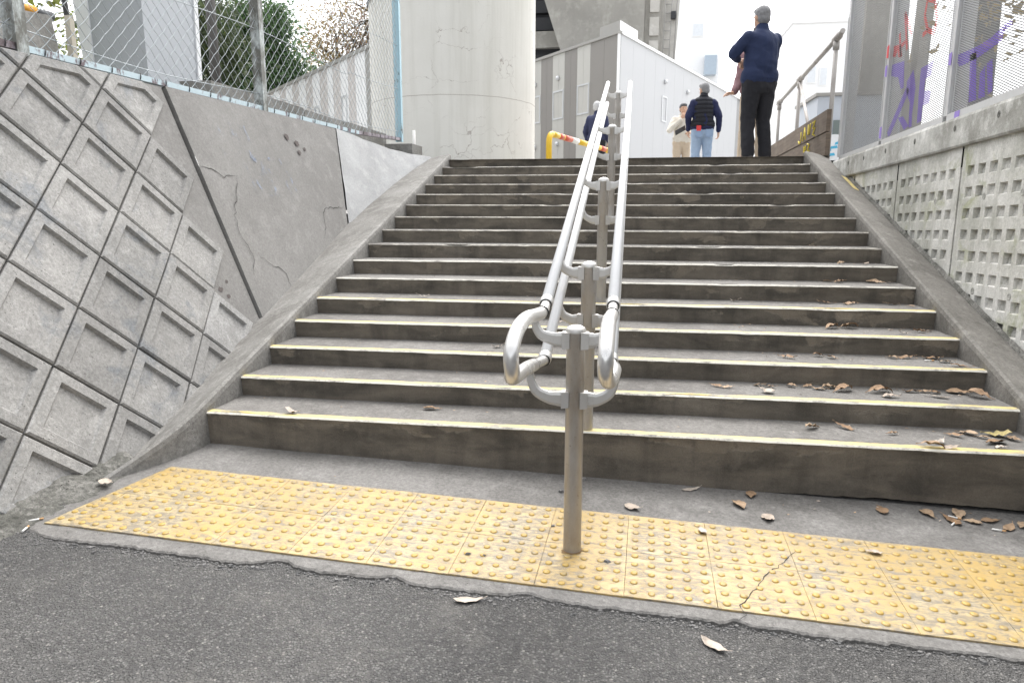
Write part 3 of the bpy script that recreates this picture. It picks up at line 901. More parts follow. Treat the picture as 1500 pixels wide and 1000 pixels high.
# ------------------------------------------------------------------ perforated screens on the right wall
def scz(y): return 1.792-.034*y
SF = empty('screen_fence', (2.3, 2.3, 1.7), 'aluminium framed perforated metal screens with purple and red graffiti on the right wall', 'fence')
py = [4.86, 3.61, 2.33, 1.06, -.2]
for i, y in enumerate(py):
    mb = MB()
    mb.box((2.25, y-.028, scz(y)+.03), (2.37, y+.028, 4.4))
    mb.box((2.244, y-.040, scz(y)+.03), (2.2495, y-.030, 4.4)); mb.box((2.244, y+.030, scz(y)+.03), (2.2495, y+.040, 4.4))
    mb.build('frame_post', M['frame'], SF)
for a, b_ in zip(py[1:], py[:-1]):
    lo, hi = a+.029, b_-.029
    mb = MB().prism([Vector((2.246, lo, scz(lo)-.012)), Vector((2.34, lo, scz(lo)-.012)), Vector((2.34, lo, scz(lo)+.036)), Vector((2.246, lo, scz(lo)+.036))][::-1], Vector((0, hi-lo, scz(hi)-scz(lo))))
    mb.build('frame_rail', M['frame'], SF)
    mb = MB()
    for x in (2.275, 2.281):
        mb.add([(x, lo, scz(lo)+.03), (x, hi, scz(hi)+.03), (x, hi, 4.4), (x, lo, 4.4)], [(3, 2, 1, 0)])
    mb.build('screen', M['screen'], SF)
    mb = MB()
    for y in (lo+.006, hi-.006):
        mb.box((2.27, y-.006, scz(y)+.037), (2.29, y+.006, 4.4))
    mb.build('edge_bead', M['frame'], SF)
G = {'p1': [(3.57, 2.296), (3.26, 2.27), (3.218, 2.057), (3.283, 2.055), (3.362, 2.162), (3.57, 2.21)], 'p2': [(3.155, 2.058), (3.089, 2.014), (3.399, 1.739), (3.455, 1.70), (3.506, 1.738)],
'p3': [(3.164, 2.094), (3.044, 2.162), (2.96, 2.016), (2.981, 1.82), (2.966, 1.73), (3.029, 1.73), (3.054, 1.919), (3.138, 1.999)],
'p4': [(2.893, 2.145), (2.664, 2.155), (2.69, 2.056), (2.784, 2.051), (2.789, 1.967), (2.661, 1.947), (2.666, 1.864), (2.788, 1.86), (2.782, 1.75), (2.864, 1.74), (2.887, 1.961)],
'p5': [(3.288, 1.834), (3.172, 1.832), (3.035, 1.745), (3.118, 1.72)],
't1': [(2.29, 2.118), (2.215, 2.112), (1.977, 2.109), (1.808, 2.123), (1.687, 2.157), (1.59, 2.171), (1.575, 2.138), (1.662, 2.121), (1.681, 2.073), (1.959, 2.036), (2.183, 2.029), (2.224, 2.033), (2.29, 2.085)],
't2': [(2.08, 2.077), (1.996, 2.076), (1.922, 1.775), (2.024, 1.775)], 't3': [(1.914, 1.93), (1.853, 1.968), (1.811, 1.78), (1.894, 1.775)], 't4': [(1.837, 1.973), (1.767, 1.994), (1.723, 1.80), (1.775, 1.785)],
'r1': [(3.57, 2.446), (3.383, 2.421), (3.274, 2.437), (3.266, 2.407), (3.358, 2.387), (3.322, 2.316), (3.408, 2.327), (3.441, 2.387), (3.48, 2.342), (3.57, 2.36)]}
GL = {'r2': [(3.427, 2.517), (3.355, 2.317)], 'r3': [(3.228, 2.348), (3.349, 2.653), (3.157, 2.445)], 'r4': [(2.93, 2.388), (2.837, 2.403), (2.925, 2.524), (2.898, 2.632), (2.753, 2.588), (2.686, 2.434), (2.717, 2.355), (2.837, 2.403)]}
def scr(y, z): return Vector((2.2735, y+.03, z+.02))   # a hair in front of the wire
for k, p in G.items():
    MB().add([scr(*q) for q in p], [list(range(len(p)))]).build('graffiti_stroke', M['screen_red'] if k[0] == 'r' else M['screen_purple'], SF)
for k, p in GL.items():
    mb = MB()
    for (a, b_), (c, d_) in zip(p[:-1], p[1:]):
        l = math.hypot(c-a, d_-b_); nx_, ny_ = -(d_-b_)/l*.018, (c-a)/l*.018
        mb.add([scr(a+nx_, b_+ny_), scr(c+nx_, d_+ny_), scr(c-nx_, d_-ny_), scr(a-nx_, b_-ny_)], [(0, 1, 2, 3)])
    mb.build('graffiti_stroke', M['screen_red'], SF)
for y0, y1, z0, z1, m_ in ((3.585, 3.635, 2.22, 2.31, 'paint_purple'), (2.31, 2.355, 2.07, 2.15, 'paint_purple'), (3.585, 3.636, 1.715, 1.81, 'paint_purple'), (3.585, 3.634, 2.37, 2.47, 'paint_red')):
    mb = MB().add([(2.2425, y0, z0), (2.2425, y1, z0+.01), (2.2425, y1, z1), (2.2425, y0, z1+.01)], [(3, 2, 1, 0)])
    mb.add([(2.2495, y0-.0, z0), (2.37, y0, z0-.01), (2.37, y0, z1-.02), (2.2495, y0, z1)], [(0, 1, 2, 3)])
    mb.build('graffiti_patch', M[m_], SF)
mb = MB().add([(2.2445, 2.10, scz(2.1)-.01), (2.2445, 2.18, scz(2.18)-.012), (2.2445, 2.175, scz(2.18)+.034), (2.2445, 2.095, scz(2.1)+.035)], [(3, 2, 1, 0)])
mb.build('graffiti_patch', M['paint_purple'], SF)

# ------------------------------------------------------------------ double handrail up the middle
PX = -.032
HR = empty('handrail', (PX, -.684, gz(PX, -.684)), 'double two-tier metal handrail on posts up the middle of the stairs', 'handrail')
RU = lambda y: .902+.302*y
RLo = lambda y: .702+.302*y
RXs = (-.162, .090)
posts = [(-.684, gz(PX, -.684)-.01, .701), (.045, .10, .872), (1.47, 5*H-.005, 1.300), (3.08, 10*H-.005, 1.805), (5.06, TOPZ-.01, 2.385)]
def curve_pts(ctrl, n):
    """Catmull-Rom through ctrl"""
    c = [Vector(p) for p in ctrl]; c = [c[0]*2-c[1]]+c+[c[-1]*2-c[-2]]
    out = []
    for i in range(1, len(c)-2):
        for k in range(n):
            t = k/n
            out.append(.5*((2*c[i])+(c[i+1]-c[i-1])*t+(2*c[i-1]-5*c[i]+4*c[i+1]-c[i+2])*t*t+(3*c[i]-c[i-1]-3*c[i+1]+c[i+2])*t**3))
    out.append(c[-2])
    return out
for y, zb, zt in posts:
    mb = MB()
    mb.lathe([(.033, zb), (.033, zt-.014), (.034, zt-.012), (.034, zt-.006), (.030, zt), (.018, zt+.007), (.0005, zt+.010)], (PX, y, 0), 24)
    p = mb.build('post', M['post'], HR)
    MB().lathe([(.0355, zt-.016), (.0355, zt-.006), (.031, zt+.002), (.018, zt+.009), (.0005, zt+.012)], (PX, y, 0), 24).build('post_cap', M['bracket'], p)
    for tier in (0, 1):
        zr = (RU(y), RLo(y))[tier]
        if y < 0: zr += (.038, .062)[tier]
        za = (zt-.042, zt-.255)[tier]
        for s_, rx in zip((-1, 1), RXs):
            if y < 0: rx += ((-.012, -.006), (-.030, .020))[tier][s_ > 0]
            # curved flat arm sweeping out and up from the post to the underside of the rail
            mb = MB()
            yc = y-.012
            ctrl = [(PX+s_*.026, yc, za), (PX+s_*.062, yc, za+.001), ((PX+rx)/2+s_*.012, yc, za+.004), (PX+(rx-PX)*.84, yc, za+(zr-za)*.22), (PX+(rx-PX)*.97, yc, za+(zr-za)*.55), (rx, yc, zr-.014)]
            pts = curve_pts(ctrl, 6)
            vs = []
            for i, p_ in enumerate(pts):
                u = i/(len(pts)-1)
                a = pts[min(i+1, len(pts)-1)]-pts[max(i-1, 0)]; a.normalize()
                nn = Vector((-a.z, 0, a.x))*(1 if s_ > 0 else -1)
                hw = .029*(1-u)**1.2+.013*u; th = .011*(1-.25*u)
                vs += [p_+nn*hw+Vector((0, -th*.7, 0)), p_+nn*hw*.6+Vector((0, -th, 0)), p_-nn*hw*.6+Vector((0, -th, 0)), p_-nn*hw+Vector((0, -th*.7, 0)), p_-nn*hw+Vector((0, th, 0)), p_+nn*hw+Vector((0, th, 0))]
            n = 6
            fs = [(i*n+k, i*n+(k+1) % n, (i+1)*n+(k+1) % n, (i+1)*n+k) for i in range(len(pts)-1) for k in range(n)]
            if s_ < 0: fs = [f[::-1] for f in fs]
            mb.add(vs, fs, 0, False)
            mb.add(vs[-n:], [list(range(n))])
            arm = mb.build('bracket_arm', M['bracket'], HR)
            cb = MB()                                   # the clamp block on the post
            x0, x1 = sorted((PX+s_*.020, PX+s_*.046))
            cb.prism([Vector((x0, yc-.024, za-.030)), Vector((x1, yc-.018, za-.028)), Vector((x1, yc-.018, za+.028)), Vector((x0, yc-.024, za+.030))], (0, .045, 0))
            cb.build('clamp', M['bracket'], arm)
for s_, rx in enumerate(RXs):
    for tier, fn in enumerate((RU, RLo)):
        ylo = -.47 if tier == 0 else -.50
        yhi = 5.45 if tier == 0 else 5.30
        mb = MB().tube([(rx, y, fn(y)) for y in (ylo, yhi)], .0222, 20)
        r_ = mb.build('rail', M['rail'], HR)
        MB().lathe([], (0, 0, 0)) if False else None
        # jointing sleeves along the rail
        for yj in (ylo, 1.9, 3.6):
            d = Vector((0, 1, .302)).normalized(); p0 = Vector((rx, yj, fn(yj)))
            if yj == ylo:
                MB().tube([p0-d*.018, p0-d*.014, p0+d*.02, p0+d*.024], [.0222, .0258, .0258, .0224], 20).build('collar', M['loop'], r_)
                MB().tube([p0-d*.0215, p0-d*.018], .0232, 20).build('collar_seal', M['rubber'], r_)
            else:
                MB().tube([p0, p0+d*.0025], .02235, 20).build('joint_line', M['bracket'], r_)
        MB().tube([Vector((rx, yhi, fn(yhi)))-Vector((0, .002, 0)), Vector((rx, yhi+.012, fn(yhi+.012)))], [.0230, .0180], 20).build('end_cap', M['rail'], r_)
    # the U-shaped end joining upper and lower rail at the bottom
    xo = (-.030, -.004)[s_]; xl = (-.026, .016)[s_]
    zu, zl = RU(-.485), RLo(-.515)
    ctrl = [(rx, -.485, zu), (rx, -.57, zu-.016), (rx+xo*.2, -.70, zu-.010), (rx+xo*.5, -.90, zu+.006), (rx+xo*.8, -1.03, zu-.012), (rx+xo, -1.10, zu-.065),
            (rx+xo, -1.085, zu-.125), (rx+xo*.9+xl*.6, -.99, zu-.168), (rx+xl, -.80, zl+.030), (rx+xl*.8, -.65, zl+.010), (rx, -.515, zl)]
    pts = curve_pts(ctrl, 7)
    rad = []
    for i in range(len(pts)):
        f = i/(len(pts)-1)
        rad.append(.0185 if f < .13 or f > .90 else .0235)
    MB().tube(pts, rad, 20).build('end_loop', M['loop'], HR)
    for p_, q_ in ((pts[8], pts[9]), (pts[-9], pts[-8])):
        MB().tube([p_, p_+(q_-p_)*.15], .0240, 20).build('loop_seal', M['rubber'], HR)
    if s_ == 0:
        i0 = len(pts)-17
        t = NT('rail_sticker')
        v_ = t.vor(150, rnd_=1.0)
        t.done(t.bsdf(t.mix(t.ramp(v_, .25, .33, 1, 0), (.62, .61, .58), (.12, .12, .12)), .5))
        MB().tube([pts[i0], pts[i0+3]], .0239, 20).build('sticker', t.mat, HR)

# ------------------------------------------------------------------ background: pier, viaduct, buildings
def pier_mat():
    t = NT('pier_concrete')
    n1 = t.noise(.8, 5, .6); st = t.noise(1.2, 5, .65, t.map((5, 5, .25)))
    c = t.mix(t.ramp(n1, .35, .7), (.60, .59, .545), (.67, .66, .62))
    c = t.mix(t.ramp(st, .48, .75, 0, .5), c, (.46, .45, .40))
    dv = t.t.nodes.new('ShaderNodeVectorMath'); dv.operation = 'ADD'
    nn = t.t.nodes.new('ShaderNodeTexNoise'); nn.inputs['Scale'].default_value = 3.0; nn.inputs['Detail'].default_value = 6
    t.L(t.P, nn.inputs['Vector'])
    scl = t.t.nodes.new('ShaderNodeVectorMath'); scl.operation = 'SCALE'; scl.inputs['Scale'].default_value = .55
    t.L(nn.outputs['Color'], scl.inputs[0]); t.L(t.P, dv.inputs[0]); t.L(scl.outputs[0], dv.inputs[1])
    e = t.vor(1.5, 'DISTANCE_TO_EDGE', t.map((.8, .8, 1.6), vec=dv.outputs[0]))
    cr = t.ramp(e, .0012, .0065, 1, 0)
    cr = t.m('MULTIPLY', cr, t.ramp(t.noise(1.6, 3), .45, .58))
    cr = t.m('MAXIMUM', cr, t.m('LESS_THAN', t.m('ABSOLUTE', t.m('SUBTRACT', t.m('ADD', t.sep()[2], t.m('MULTIPLY', nn.outputs['Fac'], .03)), 2.86)), .004))
    c = t.mix(t.m('MULTIPLY', cr, .7), c, (.2, .16, .14))
    return t.done(t.bsdf(c, .85, normal=t.bump(t.m('SUBTRACT', t.noise(30, 4), cr), .3, .006), spec=.3))
M['pier'] = pier_mat()
mb = MB()
mb.lathe([(1.395, 1.6), (1.395, 4.0), (1.395, 8.6)], (-2.92, 9.2, 0), 72)
tag(mb.build('viaduct_pier', M['pier'], loc=(-2.92, 9.2, TOPZ)), 'thick round cream concrete pier with fine cracks at the head of the stairs', 'pillar')
path = [Vector((-2.92+1.41*sin(a), 9.2-1.41*cos(a), 4.42+.10*(a+.9)**2)) for a in lin(-1.5, .6, 24)]
tag(MB().tube(path, .016, 8).build('cable', M['rubber']), 'black cable slung round the cream concrete pier', 'cable')

def bear(d): return Vector((sin(radians(d)), cos(radians(d)), 0))
def face_pt(P0, d, s_, z, off=0.0):
    n = Vector((d.y, -d.x, 0))
    if n.dot(CAM-P0) < 0: n = -n
    return Vector((P0.x, P0.y, 0)) + d*s_ + n*off + Vector((0, 0, z))
def slab(P0, d, s0, s1, z0, z1, o0, o1):
    """box on a face, between outward offsets o0 and o1"""
    mb = MB()
    pts = [face_pt(P0, d, a, z, o) for o in (o0, o1) for a, z in ((s0, z0), (s1, z0), (s1, z1), (s0, z1))]
    mb.add(pts, [(0, 1, 2, 3), (7, 6, 5, 4), (0, 4, 5, 1), (1, 5, 6, 2), (2, 6, 7, 3), (3, 7, 4, 0)])
    return mb
M['clad_grey'] = plain('grey_cladding', (.255, .24, .222), .5, 0, .05, 3)
M['clad_cream'] = plain('cream_cladding', (.50, .49, .455), .5, 0, .05, 3)
M['clad_white'] = plain('white_cladding', (.86, .86, .86), .5, 0, .03, 3)
M['clad_end'] = plain('white_end_cladding', (.47, .475, .485), .5, 0, .03, 3)
M['clad_pale'] = plain('pale_grey_cladding', (.60, .565, .545), .5, 0, .04, 3)
M['trim'] = plain('roof_trim', (.34, .33, .31), .5, 0, .08)
M['alu'] = plain('window_aluminium', (.62, .63, .64), .4, .3, .05)
M['roof'] = plain('roof_sheet', (.3, .3, .3), .7)
def glass_mat():
    t = NT('window_glass')
    n = t.noise(1.5, 2)
    return t.done(t.bsdf(t.mix(n, (.12, .15, .145), (.22, .26, .25)), .35, 0, None, .25))
M['glass'] = glass_mat()
def window(parent, P0, d, s0, s1, z0, z1):
    w = MB()
    f = .045
    for a0, a1, b0, b1 in ((s0, s1, z0, z0+f), (s0, s1, z1-f, z1), (s0, s0+f, z0+f, z1-f), (s1-f, s1, z0+f, z1-f)):
        q = slab(P0, d, a0, a1, b0, b1, .0, .05); w.add(q.v, q.f)
    wo_ = w.build('window', M['alu'], parent)
    slab(P0, d, s0+f, s1-f, z0+f, z1-f, -.03, .012).build('pane', M['glass'], wo_)
    return wo_
B0 = Vector((-.318, 18, 0)); DL, DR = bear(-39.3), bear(21.5)
BD = empty('striped_building', (B0.x, B0.y, TOPZ), 'low building with grey and cream striped panels and a white end wall', 'building')
mb = MB()
c0, c1, c2 = B0, B0+DL*12, B0+DR*16
foot = [c0+Vector((.02, .06, 0)), c2, c2+DL*9, c1]
mb.prism([Vector((p.x, p.y, TOPZ)) for p in foot], (0, 0, 4.30))
mb.build('core', M['roof'], BD)
edges = [0, .665, 1.33, 1.67, 2.01, 2.35, 2.69, 3.03, 3.37, 3.72, 4.07, 4.41, 4.75, 5.09, 5.43, 5.77, 6.11, 7.5, 9, 12]
light = {2, 3, 6, 7, 10, 11, 14, 15}
for i in range(len(edges)-1):
    m_ = M['clad_cream'] if i in light else M['clad_grey']
    slab(B0, DL, edges[i]+.004, edges[i+1]-.004, TOPZ, 5.97, -.05, .03).build('cladding_panel', m_, BD)
for s0, s1 in ((1.36, 1.98), (2.72, 3.34), (4.1, 4.72)):
    window(BD, B0, DL, s0, s1, 3.99, 4.87)
for s_, z in ((3.03, 5.25), (4.41, 5.24), (3.03, 3.23), (4.41, 3.23)):
    p = face_pt(B0, DL, s_, z, .03); q = face_pt(B0, DL, s_, z-.015, .13)
    MB().tube([p, p.lerp(q, .6), q], [.075, .072, .02], 12).build('vent_cap', M['alu'], BD)
for k in range(14):
    slab(B0, DR, .04+k*.95, .985+k*.95, TOPZ, 5.97, -.05, .03).build('cladding_panel', M['clad_end'], BD)
slab(B0, DL, -.03, 12, 5.97, 6.05, -.1, .07).build('roof_trim', M['trim'], BD)
slab(B0, DR, .03, 14, 5.97, 6.05, -.1, .07).build('roof_trim', M['clad_white'], BD)
slab(B0, DL, -.02, .03, TOPZ, 5.97, -.02, .05).build('corner_trim', M['clad_white'], BD)
for s0, s1 in ((3.58, 4.05), (9.2, 9.7)):
    window(BD, B0, DR, s0, s1, 3.99, 4.80)
for s_ in (3.8, 6.2): 
    p = face_pt(B0, DR, s_, 5.25, .03); q = face_pt(B0, DR, s_, 5.23, .13)
    MB().tube([p, p.lerp(q, .6), q], [.075, .072, .02], 12).build('vent_cap', M['alu'], BD)
mb = MB()
pb = [face_pt(B0, DL, .02, 0, -.02), face_pt(B0, DR, 1.4, 0, -.02), face_pt(B0, DR, 1.4, 0, -.02)+DL*.95, face_pt(B0, DL, .96, 0, -.02)]
mb.prism([p+Vector((0, 0, 6.05)) for p in pb], (0, 0, .28), 0)
mb.m[:] = [1]*len(mb.m); mb.m[-4] = 0; mb.m[-1] = 1
mb.build('parapet_box', [M['clad_white'], M['trim']], BD)
# the nearer wing behind the chain-link fence
Q0 = Vector((-5.748, 13, 0)); DW = bear(-44)
WG = empty('striped_wing', (Q0.x, Q0.y, TOPZ), 'white and pale grey striped wing seen through the chain-link fence', 'building')
mb = MB()
mb.prism([Vector((p.x, p.y, TOPZ)) for p in (Q0+DW*.02+Vector((0, .06, 0)), Q0+Vector((1.1, 2.6, 0)), Q0+DW*13+Vector((1.1, 2.6, 0)), Q0+DW*13+Vector((0, .05, 0)))], (0, 0, 3.05))
mb.build('core', M['roof'], WG)
we = [0, .35, .96, 1.43, 1.92, 2.43, 2.83, 3.39, 3.95, 4.5, 5.1, 5.7, 6.3, 6.9, 7.5, 8.1, 9, 10, 11.5, 13]
for i in range(len(we)-1):
    m_ = M['trim'] if i == 0 else (M['clad_white'] if i % 2 else M['clad_pale'])
    slab(Q0, DW, we[i]+.004, we[i+1]-.004, TOPZ, 4.72, -.05, .03).build('cladding_panel', m_, WG)
slab(Q0, DW, -.02, 13, 4.72, 4.80, -.1, .07).build('roof_trim', M['trim'], WG)
window(WG, Q0, DW, 1.52, 1.86, 3.2, 3.9); window(WG, Q0, DW, 3.48, 3.84, 3.2, 3.88)
# viaduct beyond: dark girders, a haunched concrete wall and a ladder
M['via'] = concrete('viaduct_concrete', (.40, .385, .35), (.28, .27, .245), (.50, .48, .44), .35, 2.5, .1, .2, .3, streak=.4)
M['via_pale'] = concrete('viaduct_pale_concrete', (.62, .60, .56), (.48, .46, .42), (.7, .68, .64), .4, 2.5, .08, .2, .3, streak=.3)
M['girder'] = plain('dark_steel_girder', (.035, .036, .04), .6)
VD = empty('viaduct', (-1, 26, TOPZ), 'grey concrete viaduct with dark girders and a ladder rising behind the striped building', 'viaduct')
mb = MB()
prof = [(-3.62, 11.5), (-3.62, 9.7), (-2.55, 6.6), (-2.3, 1.7), (.42, 1.7), (.42, 11.5)]
mb.prism([Vector((x, 26, z)) for x, z in prof], (0, 4, 0))
mb.build('haunch_wall', M['via'], VD)
mb = MB().box((.43, 26.3, 1.7), (1.05, 29.5, 11.5)); mb.build('side_wall', M['via'], VD)
mb = MB(); mb.prism([Vector(p) for p in ((1.06, 26.5, 1.7), (1.42, 26.5, 1.7), (1.85, 26.5, 11.5), (1.06, 26.5, 11.5))], (0, 3, 0)); mb.build('side_wall', M['via_pale'], VD)
for z in (9.35, 8.5, 7.65): MB().box((.62, 26.22, z-.75), (.98, 26.29, z-.08)).build('recess_panel', M['via_pale'], VD)
for k in range(5):
    MB().box((-9, 27.5+.6*k, 7.0+.85*k), (-2.4, 27.9+.6*k, 7.5+.85*k)).build('girder', M['girder'], VD)
MB().box((-9, 27.0, 7.62), (-2.55, 27.3, 8.25)).build('girder', M['via'], VD)
MB().box((-9, 30.6, 6.0), (-2.4, 31, 12)).build('soffit', M['girder'], VD)
for x in (1.13, 1.38): MB().tube([(x, 26.38, 5.5), (x+.10, 26.38, 10.2)], .022, 6).build('ladder_rail', M['trim'], VD)
for k in range(14):
    z = 5.7+.32*k; dx = (z-5.5)/4.7*.10
    MB().tube([(1.13+dx, 26.38, z), (1.38+dx, 26.38, z)], .018, 6).build('ladder_rung', M['trim'], VD)
MB().tube([(1.56, 26.4, 5.5), (1.70, 26.4, 10.5)], .03, 8).build('drain_pipe', M['trim'], VD)
MB().box((1.42, 26.2, 8.35), (1.60, 26.45, 8.6)).build('junction_box', M['girder'], VD)

# grey steel column, pole and clutter behind the chain-link fence
M['grey_paint'] = plain('grey_blue_paint', (.40, .42, .445), .5, 0, .06, 2)
M['white_edge'] = plain('white_painted_edge', (.72, .73, .74), .5)
GC = empty('steel_column', (-4.3, 3, 1.84), 'large grey painted steel column behind the chain-link fence', 'column')
def taper(x0, x1, y0, y1, z0, z1, gx, gy):
    m_ = MB()
    m_.add([(x0, y0, z0), (x1, y0, z0), (x1, y1, z0), (x0, y1, z0), (x0-gx, y0-gy*.2, z1), (x1-gx*.1, y0-gy*.2, z1), (x1-gx*.1, y1+gy, z1), (x0-gx, y1+gy, z1)],
           [(0, 3, 2, 1), (4, 5, 6, 7), (0, 1, 5, 4), (1, 2, 6, 5), (2, 3, 7, 6), (3, 0, 4, 7)])
    return m_
taper(-4.50, -4.0, 2.68, 3.40, 1.84, 5.0, .25, .1).build('shaft', M['grey_paint'], GC)
taper(-4.56, -4.503, 2.66, 2.72, 1.84, 5.0, .27, .0).build('edge_flange', M['white_edge'], GC)
mb = MB(); mb.add([(-3.985, 3.38, 1.84), (-3.985, 3.44, 1.84), (-4.01, 3.55, 5.0), (-4.01, 3.49, 5.0), (-4.05, 3.38, 1.84), (-4.05, 3.44, 1.84), (-4.08, 3.55, 5.0), (-4.08, 3.49, 5.0)],
       [(0, 1, 2, 3), (7, 6, 5, 4), (1, 5, 6, 2), (4, 0, 3, 7)]); mb.build('edge_flange', M['white_edge'], GC)
tag(MB().tube([(-4.5, 4.55, 1.8), (-4.52, 4.54, 4.6)], .055, 10).build('dark_pole', plain('dark_weathered_steel', (.10, .095, .09), .7)), 'dark vertical pole right of the grey steel column behind the fence', 'pole')
mb = MB().prism([(-3.62, .80, 1.84), (-3.62, 1.31, 1.84), (-3.72, 1.33, 2.38), (-3.72, .80, 2.32)], (-.05, 0, 0))
tag(mb.build('concrete_slab', M['curb']), 'dark stained concrete board leaning behind the fence at the far left', 'slab')
mb = MB().prism([(-3.58, .86, 1.84), (-3.58, 1.06, 1.84), (-3.58, 1.06, 2.0), (-3.58, 1.0, 2.04), (-3.58, .86, 2.08)], (-.04, 0, 0))
tag(mb.build('stone_offcut', M['via_pale']), 'pale broken slab piece in front of the leaning concrete board', 'slab')
tag(MB().box((-3.63, 1.34, 1.84), (-3.59, 1.38, 2.38)).build('timber_batten', plain('pale_timber', (.50, .46, .38), .8, 0, .2)), 'pale upright batten at the edge of the leaning concrete board', 'batten')
tag(MB().tube([(-3.65, 1.45, 1.84), (-3.66, 1.36, 2.8)], .018, 8).build('black_rod', M['rubber']), 'thin black rod leaning left of the grey steel column', 'rod')
M['orange'] = plain('orange_plastic', (.65, .30, .03), .5); M['redpipe'] = plain('red_brown_pipe', (.32, .09, .06), .6); M['dark_metal'] = plain('dark_metal', (.08, .085, .09), .5)
BR = empty('safety_barrier', (-3.9, 1.3, 1.84), 'orange and black safety barrier behind the fence at the far left', 'barrier')
for k in range(7):
    MB().tube([(-3.95, .55+.15*k, 2.44), (-3.95, .70+.15*k, 2.45)], .032, 10).build('rail_band', M['orange'] if k % 2 else M['dark_metal'], BR)
for y in (.6, 1.5): MB().tube([(-3.95, y, 1.84), (-3.95, y, 2.44)], .025, 8).build('leg', M['orange'], BR)
tag(MB().tube([(-4.1, .3, 2.38), (-4.1, 1.2, 2.44)], .03, 8).build('red_pipe', M['redpipe']), 'red-brown pipe running behind the fence at the far left', 'pipe')
for y, lab in ((1.20, 'dark upright post behind the leaning concrete board'), (1.30, 'second dark upright post behind the leaning board, nearer the grey column')):
    tag(MB().tube([(-4.3, y, 1.84), (-4.3, y, 3.2)], .028, 8).build('upright_post', M['dark_metal']), lab, 'post')

# barrier of yellow pipe at the head of the stairs
YB = empty('pipe_barrier', (-1.1, 8, TOPZ), 'bent yellow pipe barrier with red and white bands at the head of the stairs', 'barrier')
M['yel'] = plain('yellow_enamel', (.72, .46, .03), .4, 0, .15, 6); M['redband'] = plain('red_band', (.55, .10, .05), .45); M['whband'] = plain('white_band', (.75, .73, .68), .5)
d = bear(13.8); P = Vector((-1.13, 8, 0))
arc = [P+Vector((0, 0, TOPZ-.02)), P+Vector((0, 0, 2.13))]+[P+d*(.14-.14*cos(a))+Vector((0, 0, 2.13+.14*sin(a))) for a in lin(.2, pi/2, 6)]
MB().tube(arc, .046, 14).build('leg', M['yel'], YB)
seq = [(.14, .42, 'yel'), (.42, .62, 'redband'), (.62, .66, 'yel'), (.66, 1.05, 'redband'), (1.05, 1.4, 'whband'), (1.4, 2.2, 'yel'), (2.2, 2.35, 'whband'), (2.35, 2.75, 'yel'), (2.75, 3.1, 'redband'), (3.1, 3.26, 'yel')]
for a, b_, m_ in seq:
    MB().tube([P+d*a+Vector((0, 0, 2.27)), P+d*b_+Vector((0, 0, 2.27))], .046, 14).build('bar_band', M[m_], YB)
arc = [P+d*(3.26+.14*sin(a))+Vector((0, 0, 2.13+.14*cos(a))) for a in lin(0, pi/2, 6)]+[P+d*3.4+Vector((0, 0, TOPZ-.02))]
MB().tube(arc, .046, 14).build('leg', M['yel'], YB)

# timber boards and scaffold-tube rail at the right of the stair head
def wood_mat():
    t = NT('weathered_board')
    g = t.noise(3, 6, .7, t.map((1, .6, 9)))
    c = t.mix(t.ramp(g, .35, .7), (.16, .125, .095), (.075, .058, .045))
    c = t.mix(t.ramp(t.noise(2.5, 4), .55, .75, 0, .7), c, (.24, .20, .165))
    return t.done(t.bsdf(c, .85, normal=t.bump(g, .4, .005)))
M['wood'] = wood_mat()
D3 = bear(3); N0 = Vector((2.2, 5.25, 0)); NS3 = Vector((-D3.y, D3.x, 0))
BF = empty('board_fence', (2.25, 6.5, TOPZ), 'two dark weathered boards with yellow graffiti beside the head of the stairs', 'fence')
def along(s_, z, off=0.0): return N0+D3*s_+NS3*off+Vector((0, 0, z))
for z0, z1, l, o in ((1.955, 2.185, 4.6, 0), (1.70, 1.945, 4.5, -.008)):
    mb = MB(); a, b_ = along(0, 0, o), along(l, 0, o)
    n_ = 14
    vs = []
    for k in range(n_+1):
        p = a.lerp(b_, k/n_); e1, e2 = .004*nz(k*.9, z0*9), .004*nz(k*1.1, z1*5)
        vs += [p+Vector((0, 0, z0+e1)), p+Vector((0, 0, z1+e2)), p-NS3*.045+Vector((0, 0, z1+e2)), p-NS3*.045+Vector((0, 0, z0+e1))]
    mb.add(vs, [(4*k+j, 4*k+(j+1) % 4, 4*k+4+(j+1) % 4, 4*k+4+j) for k in range(n_) for j in range(4)]+[(0, 1, 2, 3)[::-1], tuple(4*n_+j for j in (0, 1, 2, 3))])
    mb.build('board', M['wood'], BF)
for s_ in (.02, 2.4, 4.3): MB().box(tuple(along(s_, 1.66, -.11)), tuple(along(s_+.05, 2.19, -.05))).build('stake', M['wood'], BF) if False else None
letters = {'J': [(1.52, 2.10), (1.50, 1.99), (1.60, 1.965), (1.68, 2.0)], 'A': [(1.36, 1.975), (1.28, 2.13), (1.18, 1.98)], 'A2': [(1.33, 2.04), (1.21, 2.04)], 'U': [(1.04, 2.14), (1.02, 2.02), (.93, 2.02), (.90, 2.14)],
           'Z': [(.78, 2.13), (.62, 2.14), (.74, 2.06), (.60, 2.06), (.72, 1.99), (.60, 1.97)], 'u': [(1.25, 1.90), (1.24, 1.83), (1.14, 1.83), (1.14, 1.90)], 'z': [(1.02, 1.91), (.9, 1.90), (1.0, 1.82), (.86, 1.82)]}
for k, pts in letters.items():
    MB().tube([along(s_, z, .004) for s_, z in pts], .009, 5).build('graffiti_stroke', M['paint_yellow'], BF)
SR = empty('tube_railing', (2.35, 6.5, TOPZ), 'grey scaffold tube railing with clamps behind the dark boards', 'railing')
M['tube'] = metal('scaffold_tube', (.36, .34, .32), .55, (.22, .19, .17), .6, .4)
def al(s_, z): return along(s_, z, -.09)
